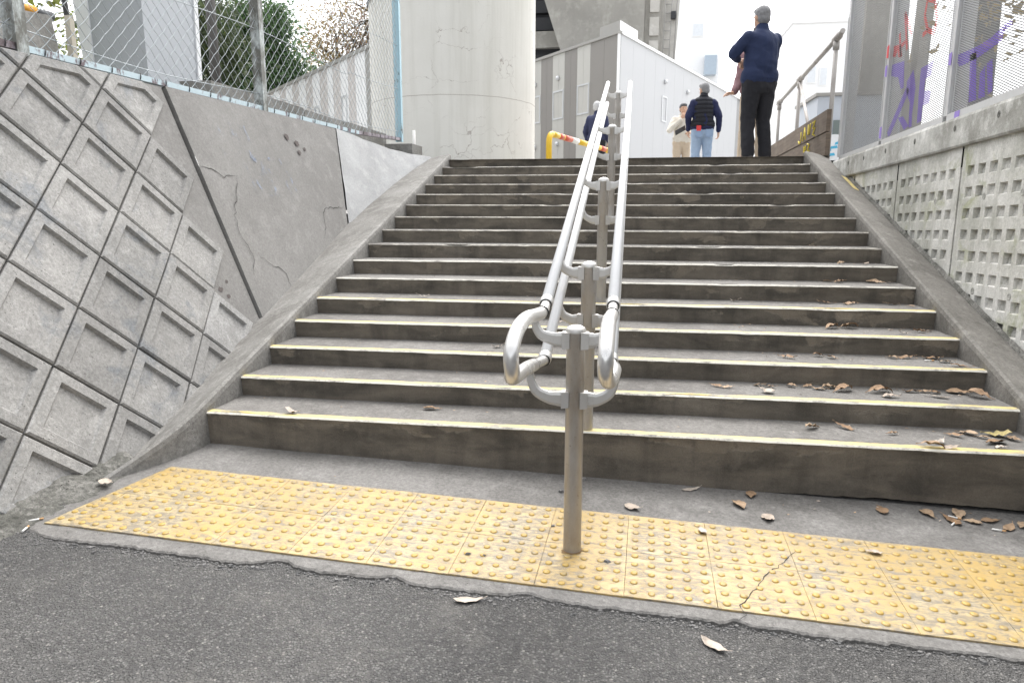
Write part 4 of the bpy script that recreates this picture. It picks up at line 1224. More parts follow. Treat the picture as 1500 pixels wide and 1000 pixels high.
MB().tube([al(.0, 2.975), al(.12, 2.96), al(4.6, 2.87)], .026, 10).build('top_tube', M['tube'], SR)
for s_ in (.27, 2.5, 4.4):
    MB().tube([al(s_, 1.66), al(s_, 2.99 if s_ < 1 else 2.92)], .024, 10).build('upright_tube', M['tube'], SR)
    zc = 2.965-.02*s_
    MB().tube([al(s_-.16, zc+.004), al(s_-.10, zc), al(s_+.08, zc), al(s_+.12, zc-.004)], [.03, .040, .040, .03], 10).build('clamp', M['tube'], SR)
    MB().tube([al(s_, zc-.12), al(s_, zc-.03)], .034, 10).build('clamp', M['tube'], SR)
MB().tube([al(2.46, 2.86), al(1.25, 1.9)], .02, 8).build('brace_tube', M['tube'], SR)
# pale box-like kiosk, sign and far buildings
M['kiosk'] = plain('kiosk_grey', (.52, .56, .62), .5, 0, .04)
KB = empty('kiosk', (3.6, 9.6, TOPZ), 'pale blue-grey kiosk between the boards and the screen fence', 'kiosk')
MB().box((2.97, 9.0, TOPZ), (4.2, 10.4, 2.86)).build('body', M['kiosk'], KB)
MB().box((2.93, 8.96, 2.862), (4.24, 10.44, 2.91)).build('roof', M['trim'], KB)
MB().box((3.22, 8.98, 2.1), (3.40, 8.995, 2.5)).build('window', M['glass'], KB)
M['sign_w'] = plain('white_sign', (.8, .82, .84), .4); M['cyan'] = plain('cyan_print', (.08, .45, .68), .4)
SG = empty('round_sign', (3.12, 8.7, TOPZ), 'white sign with a cyan mark standing before the kiosk', 'sign')
mb = MB().tube([(3.18, 8.72, 2.0), (3.18, 8.70, 2.0)], .26, 28); mb.build('plate', M['sign_w'], SG)
mb = MB()
for k, (x, z, w_) in enumerate(((3.10, 2.02, .05), (3.18, 2.06, .06), (3.13, 1.95, .08), (3.22, 2.12, .03))):
    mb.add([(x-w_, 8.695, z-.02), (x+w_, 8.695, z-.005), (x+w_*.8, 8.695, z+.035), (x-w_*.7, 8.695, z+.02)], [(0, 1, 2, 3)])
mb.build('printed_mark', M['cyan'], SG)
MB().tube([(3.18, 8.75, TOPZ), (3.18, 8.75, 2.2)], .02, 8).build('pole', M['tube'], SG)
M['far_white'] = plain('far_white_render', (.9, .9, .9), .7, 0, .02)
M['far_bloom_glass'] = plain('far_bloom_window', (.74, .77, .80), .3)  # bloom over the far blocks is put into this pale pane colour
def far_building(label, x0, x1, y0, y1, z1, wins, m_):
    fb = empty('far_building', ((x0+x1)/2, y0, TOPZ), label, 'building', 'buildings beyond the plaza')
    MB().box((x0, y0, TOPZ-.02), (x1, y1, z1)).build('wall', m_, fb)
    MB().box((x0-.1, y0-.1, z1+.002), (x1+.1, y1+.1, z1+.22)).build('roof', m_, fb)
    for a, b_, c, d_ in wins:
        w = MB().box((a, y0-.06, c), (b_, y0-.003, d_)).build('window', m_, fb)
        MB().box((a+.06, y0-.075, c+.06), (b_-.06, y0-.061, d_-.06)).build('pane', M['far_bloom_glass'], fb)
    return fb
far_building('white far building with small paired windows right of the man in navy', 8.6, 11.9, 40, 52, 11.2,
             [(9.5, 10.0, 8.05, 9.0), (10.15, 10.6, 7.9, 8.9), (9.5, 10.0, 6.2, 7.1), (10.15, 10.6, 6.1, 7.0)], M['far_white'])
fb = far_building('white far block with a blue window box left of the man in navy', 2.6, 5.2, 44, 56, 14.2, [(3.5, 4.2, 11.6, 12.4), (3.5, 4.2, 7.9, 8.6)], M['far_white'])
MB().box((4.3, 43.4, 9.3), (5.0, 43.99, 10.4)).build('window_box', plain('blue_grey_glass', (.42, .5, .58), .3), fb)
# structures seen through the screens
def xzprism(pts):
    return MB().prism([Vector((x, 12, z)) for x, z in pts], (0, .4, 0))
tag(xzprism([(4.38, 1.58), (5.345, 1.58), (5.345, 3.2), (5.13, 4.9), (4.8, 8), (4.45, 8)]).build('concrete_pier', M['via']), 'broad grey concrete pier seen through the middle screen', 'pier')
tag(xzprism([(5.355, 1.58), (5.56, 1.58), (5.60, 4.6), (5.75, 9), (5.5, 9), (5.42, 4.8), (5.375, 3.2)]).build('concrete_pier', M['via']), 'narrow grey concrete pier seen through the middle screen', 'pier')
tag(xzprism([(6.17, 1.58), (6.8, 1.58), (6.72, 6.5), (6.22, 6.5)]).build('dark_hoarding', plain('dark_hoarding', (.11, .11, .105), .7, 0, .2, 2)), 'dark hoarding seen through the nearest screen', 'hoarding')

# ------------------------------------------------------------------ people
def add_cap(mb, a, b, ra, rb, sx=1.0, seg=14):
    """closed tapered capsule, optionally flattened front to back (sx scales local y)"""
    a, b = Vector(a), Vector(b)
    d = (b-a); l = d.length or 1e-4
    d = d/l if l > 1e-4 else Vector((0, 0, 1))
    prof = []
    for k in range(5):
        t = pi/2*(1-k/4)
        prof.append((-ra*sin(t), ra*cos(t)))
    for k in range(5):
        t = pi/2*k/4
        prof.append((l+rb*sin(t), rb*cos(t)))
    ref = Vector((0, 1, 0)) if abs(d.y) < .9 else Vector((0, 0, 1))
    u = d.cross(ref).normalized(); w = d.cross(u).normalized()
    vs = [a+d*z+(u*cos(2*pi*k/seg)+w*sin(2*pi*k/seg)*sx)*max(r, .0004) for z, r in prof for k in range(seg)]
    n = len(prof)
    fs = [(i*seg+k, i*seg+(k+1) % seg, (i+1)*seg+(k+1) % seg, (i+1)*seg+k) for i in range(n-1) for k in range(seg)]
    fs += [list(range(seg))[::-1], [(n-1)*seg+k for k in range(seg)]]
    mb.add(vs, fs)
def add_ell(mb, c, r, seg=16):
    c = Vector(c); vs = []; n = 12
    for i in range(n+1):
        t = pi*i/n
        for k in range(seg):
            a = 2*pi*k/seg
            s_ = max(sin(t), .004)
            vs.append(c+Vector((r[0]*s_*cos(a), r[1]*s_*sin(a), -r[2]*cos(t))))
    fs = [(i*seg+k, i*seg+(k+1) % seg, (i+1)*seg+(k+1) % seg, (i+1)*seg+k) for i in range(n) for k in range(seg)]
    fs += [list(range(seg))[::-1], [n*seg+k for k in range(seg)]]
    mb.add(vs, fs)
def fuse(name, prims, mat, parent, voxel=.011, smooth=4, cut=None):
    """melt overlapping primitives into one continuous skin"""
    mb = MB()
    for p in prims:
        if p[0] == 'e': add_ell(mb, p[1], p[2])
        else: add_cap(mb, *p[1:])
    me = mb.mesh(name)
    tmp = bpy.data.objects.new('tmp', me); col.objects.link(tmp)
    r = tmp.modifiers.new('r', 'REMESH'); r.mode = 'VOXEL'; r.voxel_size = voxel; r.use_smooth_shade = True
    s_ = tmp.modifiers.new('s', 'SMOOTH'); s_.factor = .5; s_.iterations = smooth
    dg = bpy.context.evaluated_depsgraph_get()
    out = bpy.data.meshes.new_from_object(tmp.evaluated_get(dg))
    bpy.data.objects.remove(tmp)
    if cut:                                             # folds, creases and locks pressed into the surface
        amp, sx_, sz_ = cut; sd_ = rnd.uniform(0, 90)
        nn = [v.normal.copy() for v in out.vertices]
        for v, n_ in zip(out.vertices, nn):
            q = v.co
            f = 1-2*abs(nz(q.x*sx_+q.z*sz_*.35+sd_, q.y*sx_, q.z*sz_+sd_))
            v.co = q+n_*amp*(f*.6+.4*nz(q.x*sx_*2.3, q.y*sx_*2.3+sd_, q.z*sz_*2.3))
        out.update()
    out.name = name
    out.materials.clear(); out.materials.append(mat)
    o = bpy.data.objects.new(name, out); col.objects.link(o); o.parent = parent
    return o
M['skin'] = plain('skin', (.50, .31, .22), .6, 0, .1, 20)
M['hair_grey'] = plain('grey_hair', (.19, .19, .195), .7, 0, .35, 60)
M['hair_pale'] = plain('pale_grey_hair', (.46, .46, .47), .7, 0, .3, 60)
M['hair_dark'] = plain('dark_grey_hair', (.09, .09, .095), .7, 0, .35, 60)
def cloth(name, c, fold=.5, quilt=0.0):
    t = NT(name)
    n = t.noise(7, 4, .6, dist=1.0)
    h = t.m('ADD', n, t.m('MULTIPLY', t.noise(160, 2), .08))
    if quilt:
        z = t.sep()[2]
        h = t.m('ADD', t.m('MULTIPLY', h, .35), t.m('ABSOLUTE', t.m('SINE', t.m('MULTIPLY', z, quilt))))
    cc = t.mix(n, tuple(v*.82 for v in c), tuple(v*1.15 for v in c))
    return t.done(t.bsdf(cc, .85, normal=t.bump(h, fold, .03), spec=.25))
M['navy'] = cloth('navy_fleece', (.022, .032, .075)); M['dark_trousers'] = cloth('black_trousers', (.022, .022, .026), .7)
M['vest'] = cloth('black_quilted_vest', (.020, .021, .027), .8, 42); M['navy_knit'] = cloth('navy_knit', (.018, .022, .06))
M['denim'] = cloth('light_denim', (.30, .39, .52), .6); M['beige'] = cloth('cream_jacket', (.62, .58, .51), .6)
M['khaki'] = cloth('beige_trousers', (.50, .41, .31), .6); M['plaid'] = cloth('plaid_shirt', (.22, .13, .14), .5); M['indigo'] = cloth('indigo_jacket', (.035, .04, .085))
M['shoe'] = plain('dark_shoe', (.03, .028, .026), .5)

def hand(w, d, up_, s_=1):
    """palm, four bent unequal fingers and a thumb leaving the side of the palm; w wrist, d pointing, up_ back of hand"""
    w, d, up_ = Vector(w), Vector(d).normalized(), Vector(up_).normalized()
    side = d.cross(up_).normalized()*s_
    out = [('c', w, w+d*.03, .021, .024, 1), ('c', w+d*.03-side*.018, w+d*.08-side*.024, .018, .015, 1), ('c', w+d*.03+side*.018, w+d*.08+side*.024, .018, .015, 1), ('c', w+d*.04, w+d*.085, .018, .016, 1)]
    for k, (o_, l) in enumerate(((-.032, .052), (-.011, .064), (.011, .068), (.031, .060))):
        a = w+d*.085+side*o_
        b = a+(d*.85-up_*.35).normalized()*l*.5; c = b+(d*.35-up_*.9).normalized()*l*.5
        out += [('c', a, b, .0105, .0095, 1), ('c', b, c, .0095, .008, 1)]
    a = w+d*.03+side*.032; b = a+(d*.6+side*.7-up_*.2).normalized()*.036; c = b+(d*.9-up_*.4).normalized()*.03
    out += [('c', a, b, .013, .011, 1), ('c', b, c, .011, .009, 1)]
    return out

def person(loc, rz, h, label, cat_group, hair, top, legs, arms, head_turn=0.0, bulk=1.0, vest=None, nod=0.0, extra=None):
    """h standing height; arms: {'L': (elbow, wrist, fingerdir, back), 'R': ...} in local metres for h = 1.72, front = +y"""
    k = h/1.72
    root = empty('person', loc, label, 'person', cat_group)
    root.rotation_euler = (0, 0, rz); root.scale = (k, k, k)
    W_ = bulk
    sh = {'L': Vector((-.165*W_, -.01, 1.375)), 'R': Vector((.165*W_, -.01, 1.375))}
    hip = {'L': Vector((-.088*W_, 0, .90)), 'R': Vector((.088*W_, 0, .90))}
    kn = {'L': Vector((-.10, .03, .49)), 'R': Vector((.105, .02, .49))}
    an = {'L': Vector((-.11, -.02, .085)), 'R': Vector((.12, -.03, .085))}
    ct, st_ = cos(head_turn), sin(head_turn)
    HC = Vector((0, .025+nod*.5, 1.60-nod*.3))
    def hd(x, y, z): return HC+Vector((x*ct-y*st_, x*st_+y*ct, z-nod*y*.6))
    body = [('e', hd(0, -.008, .012), (.076, .094, .105)), ('e', hd(0, .018, -.045), (.060, .070, .070)), ('c', hd(0, .055, -.085), hd(0, .06, -.088), .028, .026, 1),
            ('c', hd(0, .088, .005), hd(0, .106, -.028), .010, .015, 1), ('c', hd(-.02, .082, -.062), hd(.02, .082, -.062), .011, .011, 1), ('c', hd(-.035, .078, .022), hd(.035, .078, .022), .014, .014, 1),
            ('e', hd(-.078, -.008, -.008), (.013, .020, .032)), ('e', hd(.078, -.008, -.008), (.013, .020, .032)),
            ('c', Vector((0, .0, 1.40)), hd(0, -.015, -.06), .062, .052, 1),
            ('c', (0, 0, 1.30), (0, 0, .98), .125*W_, .12*W_, .75), ('c', (-.09*W_, 0, 1.36), (.09*W_, 0, 1.36), .075, .075, 1)]
    for s_ in 'LR':
        e, w = Vector(arms[s_][0]), Vector(arms[s_][1])
        body += [('c', sh[s_], e, .045, .038, 1), ('c', e, w, .038, .027, 1), ('c', hip[s_], kn[s_], .075, .05, 1), ('c', kn[s_], an[s_], .048, .034, 1), ('c', an[s_], an[s_]+Vector((0, .13, -.045)), .034, .026, 1)]
        body += hand(w+(w-e).normalized()*.01, arms[s_][2], arms[s_][3], 1 if s_ == 'R' else -1)
    fuse('body', body, M['skin'], root, .0085, 3)
    fuse('hair', [('e', hd(0, -.022, .035), (.084, .092, .093)), ('e', hd(0, -.05, -.02), (.074, .060, .065)), ('e', hd(0, .03, .075), (.068, .062, .042))], hair, root, .008, 2, (.007, 34, 22))
    jack = [('c', (0, -.005, 1.28), (0, -.01, 1.08), .180*W_, .176*W_, .76), ('c', (-.10*W_, -.01, 1.335), (.10*W_, -.01, 1.335), .100, .100, 1), ('c', (0, -.01, 1.12), (0, -.005, 1.045), .180*W_, .178*W_, .78), ('c', (0, -.015, 1.37), (0, -.005, 1.475), .095, .070, 1), ('c', (-.075*W_, -.005, .955), (.075*W_, -.005, .955), .128*W_, .125*W_, 1)]
    for s_ in 'LR':
        e, w = Vector(arms[s_][0]), Vector(arms[s_][1])
        jack += [('c', sh[s_]+Vector((0, 0, -.01)), e, .072, .064, 1), ('c', e, e.lerp(w, arms[s_][4] if len(arms[s_]) > 4 else .92), .058, .042, 1)]
    fuse('jacket', jack, top, root, .011, 3, (.013, 6, 7))
    if vest:
        fuse('vest', [('c', (0, -.005, 1.31), (0, -.01, 1.08), .185*W_, .182*W_, .80), ('c', (-.085*W_, -.01, 1.375), (.085*W_, -.01, 1.375), .098, .098, 1), ('c', (-.08*W_, -.005, .985), (.08*W_, -.005, .985), .134*W_, .134*W_, 1), ('c', (0, -.015, 1.40), (0, -.008, 1.50), .086, .074, 1)], vest, root, .012, 3)
    tr = [('c', (-.05*W_, -.0, .91), (.05*W_, -.0, .91), .108*W_, .108*W_, 1), ('c', (-.06*W_, -.022, .84), (.06*W_, -.022, .84), .10*W_, .10*W_, 1)]
    for s_ in 'LR':
        tr += [('c', hip[s_]+Vector((0, -.01, -.02)), kn[s_], .103*W_, .080, 1), ('c', kn[s_], an[s_]+Vector((0, 0, .0)), .078, .070, 1)]
    fuse('trousers', tr, legs, root, .011, 2, (.012, 8, 6))
    for s_ in 'LR':
        fuse('shoe', [('c', an[s_]+Vector((0, -.035, -.045)), an[s_]+Vector((0, .15, -.05)), .042, .036, 1), ('c', an[s_]+Vector((0, -.02, 0)), an[s_]+Vector((0, .0, -.04)), .045, .045, 1)], M['shoe'], root, .01, 2)
    if extra: extra(root)
    return root
DN = (0, 0, -1)
# man with folded arms, back to the camera
person((1.575, 5.9, TOPZ), radians(28), 1.74, 'man in navy fleece and black trousers standing with folded arms at the stair head', None, M['hair_grey'], M['navy'], M['dark_trousers'],
       {'L': ((-.30, .09, 1.205), (-.10, .27, 1.17), (1, .25, .05), (.2, 1, 0), .74), 'R': ((.235, .10, 1.14), (.05, .25, 1.12), (-1, .3, .1), (-.2, 1, 0), .9)}, .02, 1.12)
# companion hidden in front of him
person((1.64, 6.5, TOPZ), radians(165), 1.66, 'person in plaid shirt and beige trousers half hidden behind the man in navy', None, M['hair_dark'], M['plaid'], M['khaki'],
       {'L': ((-.19, .10, 1.08), (-.08, .26, 1.0), (0, 1, -.1), (0, 0, 1)), 'R': ((.20, .08, 1.08), (.24, .22, .90), (1, .6, -.05), (0, -.1, 1))})
def vest_extra(root):
    mb = MB().box((-.135, -.165, .86), (-.055, -.142, .955)); o = mb.build('wallet', plain('red_wallet', (.55, .04, .04), .5), None, loc=(0, 0, 0)); o.parent = root; o.location = (0, 0, 0)
    for x in (-.095, .095):
        mb = MB().grid(lambda u, v: (x-.062+.124*u, -.158+.006*sin(pi*u)*-1, .76+.13*v-(.02 if .3 < u < .7 and v == 0 else 0)), 4, 2)
        o = mb.build('back_pocket', cloth('denim_pocket', (.24, .32, .45)), None, loc=(0, 0, 0)); o.parent = root; o.location = (0, 0, 0)
person((1.395, 10.75, TOPZ), radians(6), 1.72, 'man in black quilted vest and light jeans walking away across the plaza', None, M['hair_grey'], M['navy_knit'], M['denim'],
       {'L': ((-.27, -.03, 1.12), (-.235, .12, .90), (.05, .5, -1), (-1, 0, 0)), 'R': ((.285, -.05, 1.12), (.30, .02, .87), (0, .15, -1), (1, 0, 0))}, .45, 1.05, M['vest'], extra=vest_extra)
def tablet(root):
    mb = MB().box((-.12, -.004, -.075), (.12, .004, .075), 0, Matrix.Translation((.14, .36, 1.10)) @ Matrix.Rotation(.5, 4, 'Y') @ Matrix.Rotation(-.9, 4, 'X'))
    o = mb.build('tablet', plain('black_folder', (.015, .016, .02), .4), None, loc=(0, 0, 0)); o.parent = root; o.location = (0, 0, 0)
person((1.15, 12.6, TOPZ), radians(192), 1.64, 'person in cream jacket facing the stairs, one hand at the chin, holding a black folder', None, M['hair_dark'], M['beige'], M['khaki'],
       {'L': ((-.26, .05, 1.10), (-.10, .28, 1.06), (.8, .6, 0), (0, 0, 1)), 'R': ((.30, .10, 1.13), (.07, .17, 1.36), (-.3, .1, 1), (.3, 1, 0))}, 0, 1.02, None, .04, extra=tablet)
person((-.60, 12.0, TOPZ), radians(-20), 1.62, 'person with pale grey hair in an indigo jacket beyond the handrail', None, M['hair_pale'], M['indigo'], M['dark_trousers'],
       {'L': ((-.26, -.02, 1.1), (-.24, .08, .87), (0, .2, -1), (-1, 0, 0)), 'R': ((.26, -.02, 1.1), (.24, .08, .87), (0, .2, -1), (1, 0, 0))}, -.3, 1.06)

# ------------------------------------------------------------------ trees
def leaf_mat(name, c1, c2):
    t = NT(name)
    c = t.mix(t.noise(1.7, 3), c1, c2)
    c = t.mix(t.ramp(t.noise(9, 2), .4, .65, 0, .6), c, tuple(v*.55 for v in c1))
    b = t.bsdf(c, .6, spec=.3)
    tl = t.t.nodes.new('ShaderNodeBsdfTranslucent'); t.put(tl.inputs['Color'], c)
    mx = t.t.nodes.new('ShaderNodeMixShader'); mx.inputs[0].default_value = .45
    t.L(b.outputs[0], mx.inputs[1]); t.L(tl.outputs[0], mx.inputs[2])
    return t.done(mx)
M['bark'] = concrete('bark', (.11, .09, .07), (.06, .05, .04), (.17, .15, .12), 3, 20, .3, .3, .9)
def tree(name, loc, h, cr, ch, n, ls, lm, label, seed, clump=26, spread=.28, group='trees beyond the fence'):
    rr = random.Random(seed)
    root = empty(name, loc, label, 'tree', group)
    P = Vector(loc)
    tk = MB()
    top = P+Vector((rr.uniform(-.2, .2), rr.uniform(-.2, .2), h-ch*.5))
    tk.tube([P, P.lerp(top, .5)+Vector((rr.uniform(-.1, .1), rr.uniform(-.1, .1), 0)), top], [.02*h, .014*h, .007*h], 9)
    cc = P+Vector((0, 0, h-ch))
    cl = []
    for k in range(clump):
        while True:
            v = Vector((rr.uniform(-1, 1), rr.uniform(-1, 1), rr.uniform(-1, 1)))
            if v.length < 1: break
        if v.length < .5: v = v.normalized()*rr.uniform(.5, .9)
        c = cc+Vector((v.x*cr, v.y*cr, v.z*ch))
        cl.append((c, rr.uniform(.7, 1.25)))
        s_ = P.lerp(top, rr.uniform(.45, .95))
        tk.tube([s_, s_.lerp(c, .55)+Vector((0, 0, .08*cr)), c], [.006*h, .0035*h, .0012*h], 5)
    tk.build('trunk', M['bark'], root)
    lf = MB()
    for k in range(n):
        c, w = rr.choice(cl)
        p = c+Vector((rr.gauss(0, spread*cr*w), rr.gauss(0, spread*cr*w), rr.gauss(0, spread*ch*w*.8)))
        a = Vector((rr.gauss(0, 1), rr.gauss(0, 1), rr.gauss(0, .7))).normalized(); b_ = a.cross(Vector((rr.gauss(0, 1), rr.gauss(0, 1), rr.gauss(0, 1)))).normalized()
        s_ = ls*rr.uniform(.6, 1.3)
        lf.add([p-a*s_, p+b_*s_*.45, p+a*s_, p-b_*s_*.45+a.cross(b_)*s_*.2], [(0, 1, 2, 3)])
    lf.build('crown', lm, root)
M['lf_green'] = leaf_mat('leaf_green', (.075, .14, .06), (.12, .20, .08)); M['lf_yellow'] = leaf_mat('leaf_yellow_green', (.26, .28, .06), (.15, .20, .06))
M['lf_brown'] = leaf_mat('leaf_brown', (.30, .20, .13), (.22, .14, .10)); M['lf_ochre'] = leaf_mat('leaf_ochre', (.36, .28, .12), (.26, .2, .10)); M['lf_dark'] = leaf_mat('leaf_dark', (.05, .08, .04), (.09, .10, .05))
tree('evergreen_tree', (-13.3, 22, 1.8), 6.5, 1.35, 2.1, 24000, .085, M['lf_green'], 'dense rounded green tree behind the fence', 1, 40, .25)
tree('evergreen_tree', (-16.6, 20.5, 1.8), 8.6, 2.0, 3.2, 16000, .10, M['lf_yellow'], 'loose yellow-green tree between the grey column and the dark pole', 2, 30, .3)
tree('evergreen_tree', (-11.4, 14, 1.8), 5.2, 1.5, 2.1, 6000, .11, M['lf_dark'], 'dark green tree hidden behind the grey steel column', 5, 30, .3)
tree('bare_tree', (-13.2, 29, 1.8), 8.4, 1.9, 2.4, 6500, .075, M['lf_ochre'], 'thin ochre autumn tree beside the green tree', 3, 34, .3)
tree('bare_tree', (-11.2, 28.5, 1.8), 9.6, 2.2, 2.7, 6500, .07, M['lf_brown'], 'sparse reddish brown autumn tree above the striped wing', 4, 40, .3)
tree('bush', (-8.6, 8.8, 1.8), 1.9, .8, .8, 2400, .07, M['lf_green'], 'low green bush at the foot of the dark pole', 6, 16, .35, 'shrubs behind the fence')
tree('bush', (-4.7, 1.75, 1.8), 1.5, .45, .7, 1800, .05, M['lf_yellow'], 'small yellow-green shrub left of the grey steel column', 7, 14, .35, 'shrubs behind the fence')
tree('street_tree', (5.4, 6.3, 1.58), 4.6, 1.5, 1.5, 5000, .06, M['lf_ochre'], 'green and ochre tree behind the nearest screen', 8, 34, .3, 'trees right of the stairs')

# ------------------------------------------------------------------ fallen leaves, litter, pebbles
def dry_leaf(L_, w_, curl, fold, seed):
    rr = random.Random(seed); mb = MB(); n = 8; vs = []
    for i in range(n+1):
        u = i/n
        hw = w_*sin(pi*min(1, u**.8*.98+.01))*(1+.12*rr.uniform(-1, 1))
        x = (u-.5)*L_; z = curl*(4*(u-.5)**2)*L_ + .004*rr.uniform(-1, 1)
        for v in (-1, -.5, 0, .5, 1):
            vs.append((x, v*hw, z+fold*abs(v)*hw+.0015*rr.uniform(-1, 1)))
    mb.add(vs, [(i*5+j, (i+1)*5+j, (i+1)*5+j+1, i*5+j+1) for i in range(n) for j in range(4)], 0, True)
    mb.tube([Vector((L_*.5, 0, curl*L_)), Vector((L_*.62, .004, curl*L_*1.3))], .0012, 4)
    zmin = min(p.z for p in mb.v)
    for p in mb.v: p.z -= zmin
    return mb
def dleaf(name, a, b):
    t = NT(name)
    n = t.noise(45, 4, .6)
    c = t.mix(t.obrand, a, b)
    c = t.mix(t.ramp(n, .45, .7, 0, .7), c, tuple(v*.5 for v in a))
    return t.done(t.bsdf(c, .7, normal=t.bump(n, .3, .002), spec=.3))
M['dl_brown'] = dleaf('dry_leaf_brown', (.29, .185, .11), (.47, .35, .24)); M['dl_pale'] = dleaf('dry_leaf_pale', (.38, .31, .25), (.50, .44, .38)); M['dl_olive'] = dleaf('dry_leaf_olive', (.38, .33, .13), (.45, .36, .18))
LM = {}
for key, m_ in (('b', 'dl_brown'), ('p', 'dl_pale'), ('o', 'dl_olive')):
    LM[key] = []
    for q in range(5):
        me = dry_leaf(rnd.uniform(.055, .085), rnd.uniform(.011, .019), rnd.uniform(-.08, .22), rnd.uniform(.1, .55), q*7+len(key)).mesh('fallen_leaf')
        me.materials.append(M[m_]); LM[key].append(me)
ORD = ['', 'first', 'second', 'third', 'fourth', 'fifth', 'sixth', 'seventh', 'eighth']
LV = [(1, -.83, .24), (1, 1.01, .23), (1, 1.16, .26), (1, 1.35, .2), (1, 1.51, .1, 'p'), (1, 1.45, .03), (1, 1.52, .03, 'p'), (1, 1.62, .22), (1, 1.69, .26), (1, 1.73, .21), (1, 1.81, .25, 'o'), (1, 1.75, .14), (1, 1.85, .2), (1, 1.74, .07, 'p'),
 (2, .83, .27), (2, .88, .25), (2, .99, .27), (2, 1.07, .28), (2, 1.12, .24), (2, 1.18, .28), (2, .84, .13, 'p'), (2, 1.23, .23), (2, 1.39, .23), (2, 1.43, .25), (2, 1.56, .26), (2, 1.62, .27), (2, 1.67, .26), (2, 1.78, .28), (2, 1.65, .18, 'p'), (2, 1.85, .22), (2, 1.42, .14, 'p'),
 (3, 1.19, .25), (3, 1.25, .21), (3, 1.02, .18), (3, 1.57, .26), (3, 1.64, .27), (3, 1.78, .28), (3, 1.82, .2), (3, 1.84, .09), (4, 1.34, .26), (4, 1.44, .28), (4, 1.69, .13, 'p'), (4, 1.80, .2), (4, 1.86, .24), (5, 1.52, .25), (5, 1.78, .28), (5, 1.38, .27), (5, 1.86, .2),
 (6, 1.48, .28), (6, 1.55, .26), (6, 1.77, .28), (6, 1.86, .28, 'p'), (7, 1.62, .2), (7, 1.80, .25, 'p'), (8, 1.5, .2), (5, .83, .28, 'p'), (2, .66, .2), (2, .61, .22), (5, -1.23, .16, 'p'), (3, -.6, .2, 'p'), (4, -.3, .22, 'p'), (1, -1.5, .05, 'p')]
CN = {'b': 'brown', 'p': 'pale', 'o': 'olive'}
ORD2 = ['leftmost', 'second from left', 'third from left', 'fourth from left', 'fifth from left', 'sixth from left', 'seventh from left', 'eighth from left', 'ninth from left', 'tenth from left', 'eleventh from left']
def leaf_side(x): return 'near its right end' if x > 1.3 else ('right of the handrail' if x > 0 else 'left of the handrail')
def leaf_label(e, allv):
    kin = sorted([q for q in allv if q[0] == e[0] and q[3:] == e[3:] and leaf_side(q[1]) == leaf_side(e[1])], key=lambda q: (q[1], q[2]))
    lab = 'dry %s leaf on the %s step %s' % (CN[e[3] if len(e) > 3 else 'b'], ORD[e[0]], leaf_side(e[1]))
    return lab if len(kin) == 1 else lab + ', ' + ORD2[kin.index(e)]
heap_n = 0
for e in LV:
    k, x, y = e[:3]; c = e[3] if len(e) > 3 else 'b'
    o = bpy.data.objects.new('fallen_leaf', rnd.choice(LM[c])); col.objects.link(o)
    o.location = (x, (k-1)*T+y, k*H+.003)
    s_ = rnd.uniform(.7, 1.55) if c != 'o' else 1.5
    o.scale = (s_, s_*rnd.uniform(.8, 1.25), s_)
    o.rotation_euler = (rnd.uniform(-.25, .25), rnd.uniform(-.2, .2), rnd.uniform(-.8, .8)+(pi if rnd.random() < .5 else 0))
    o.location.z += .006*abs(o.rotation_euler[0])+.02*abs(o.rotation_euler[1])*.5
    side = 'near its right end' if x > 1.3 else ('right of the handrail' if x > 0 else 'left of the handrail')
    tag(o, leaf_label(e, LV), 'leaf', 'fallen leaves on the stairs')
LG = [(.74, -.26, 'p'), (.64, -.15, 'b'), (1.24, -.07, 'b'), (.19, -.28, 'p'), (.45, -.03, 'p'), (.71, -.03, 'b'), (1.42, -.07, 'b'), (1.5, -.11, 'b'), (1.58, -.11, 'b'), (1.66, -.08, 'b'), (1.71, -.13, 'b'), (1.55, -.05, 'b'), (1.08, -.48, 'p'), (.43, -1.14, 'p'), (-.34, -1.06, 'p'), (.46, -.44, 'p'), (-2.06, -.56, 'p'), (1.78, -.10, 'b'), (1.84, -.16, 'o')]
GLAB = {0: 'pale leaf on bare concrete just above the yellow tiles', 1: 'curled brown leaf on concrete between first step and yellow tiles', 2: 'brown leaf on the concrete right of the cracked tile', 3: 'pale leaf on the upper tile edge right of the front post', 4: 'pale leaf against the first riser right of the handrail',
        5: 'small brown leaf against the first riser, middle right', 12: 'pale leaf lying on the yellow tiles at the right', 13: 'whitish pointed leaf lying on the dark asphalt at the right', 14: 'small whitish leaf on asphalt left of the front post', 15: 'pale leaf on the yellow tiles right of the front post', 16: 'pale leaf by the left wall foot', 18: 'olive leaf at the right end of the first riser'}
for i, (x, y, c) in enumerate(LG):
    o = bpy.data.objects.new('fallen_leaf', rnd.choice(LM[c])); col.objects.link(o)
    ontile = -.95 < y < -.30 and x > -1.9
    o.location = (x, y, gz(x, y)+(.012 if ontile else (.003 if x > -2 else .02)) if y > -1.03 else asz(x, y)+.006)
    s_ = rnd.uniform(1.0, 1.35); o.scale = (s_, s_*1.15, s_*.6)
    o.rotation_euler = (rnd.uniform(-.1, .1), rnd.uniform(-.1, .1), rnd.uniform(0, 6.28) if i != 13 else -.7)
    tag(o, GLAB.get(i) or 'dry brown leaf at the right foot of the first step, ' + ORD2[sorted([(q[0], q[1]) for n_, q in enumerate(LG) if n_ not in GLAB]).index((x, y))], 'leaf', 'fallen leaves at the foot of the stairs')
M['paper'] = plain('cigarette_paper', (.78, .77, .74), .8); M['filter'] = plain('cigarette_filter', (.55, .33, .16), .8)
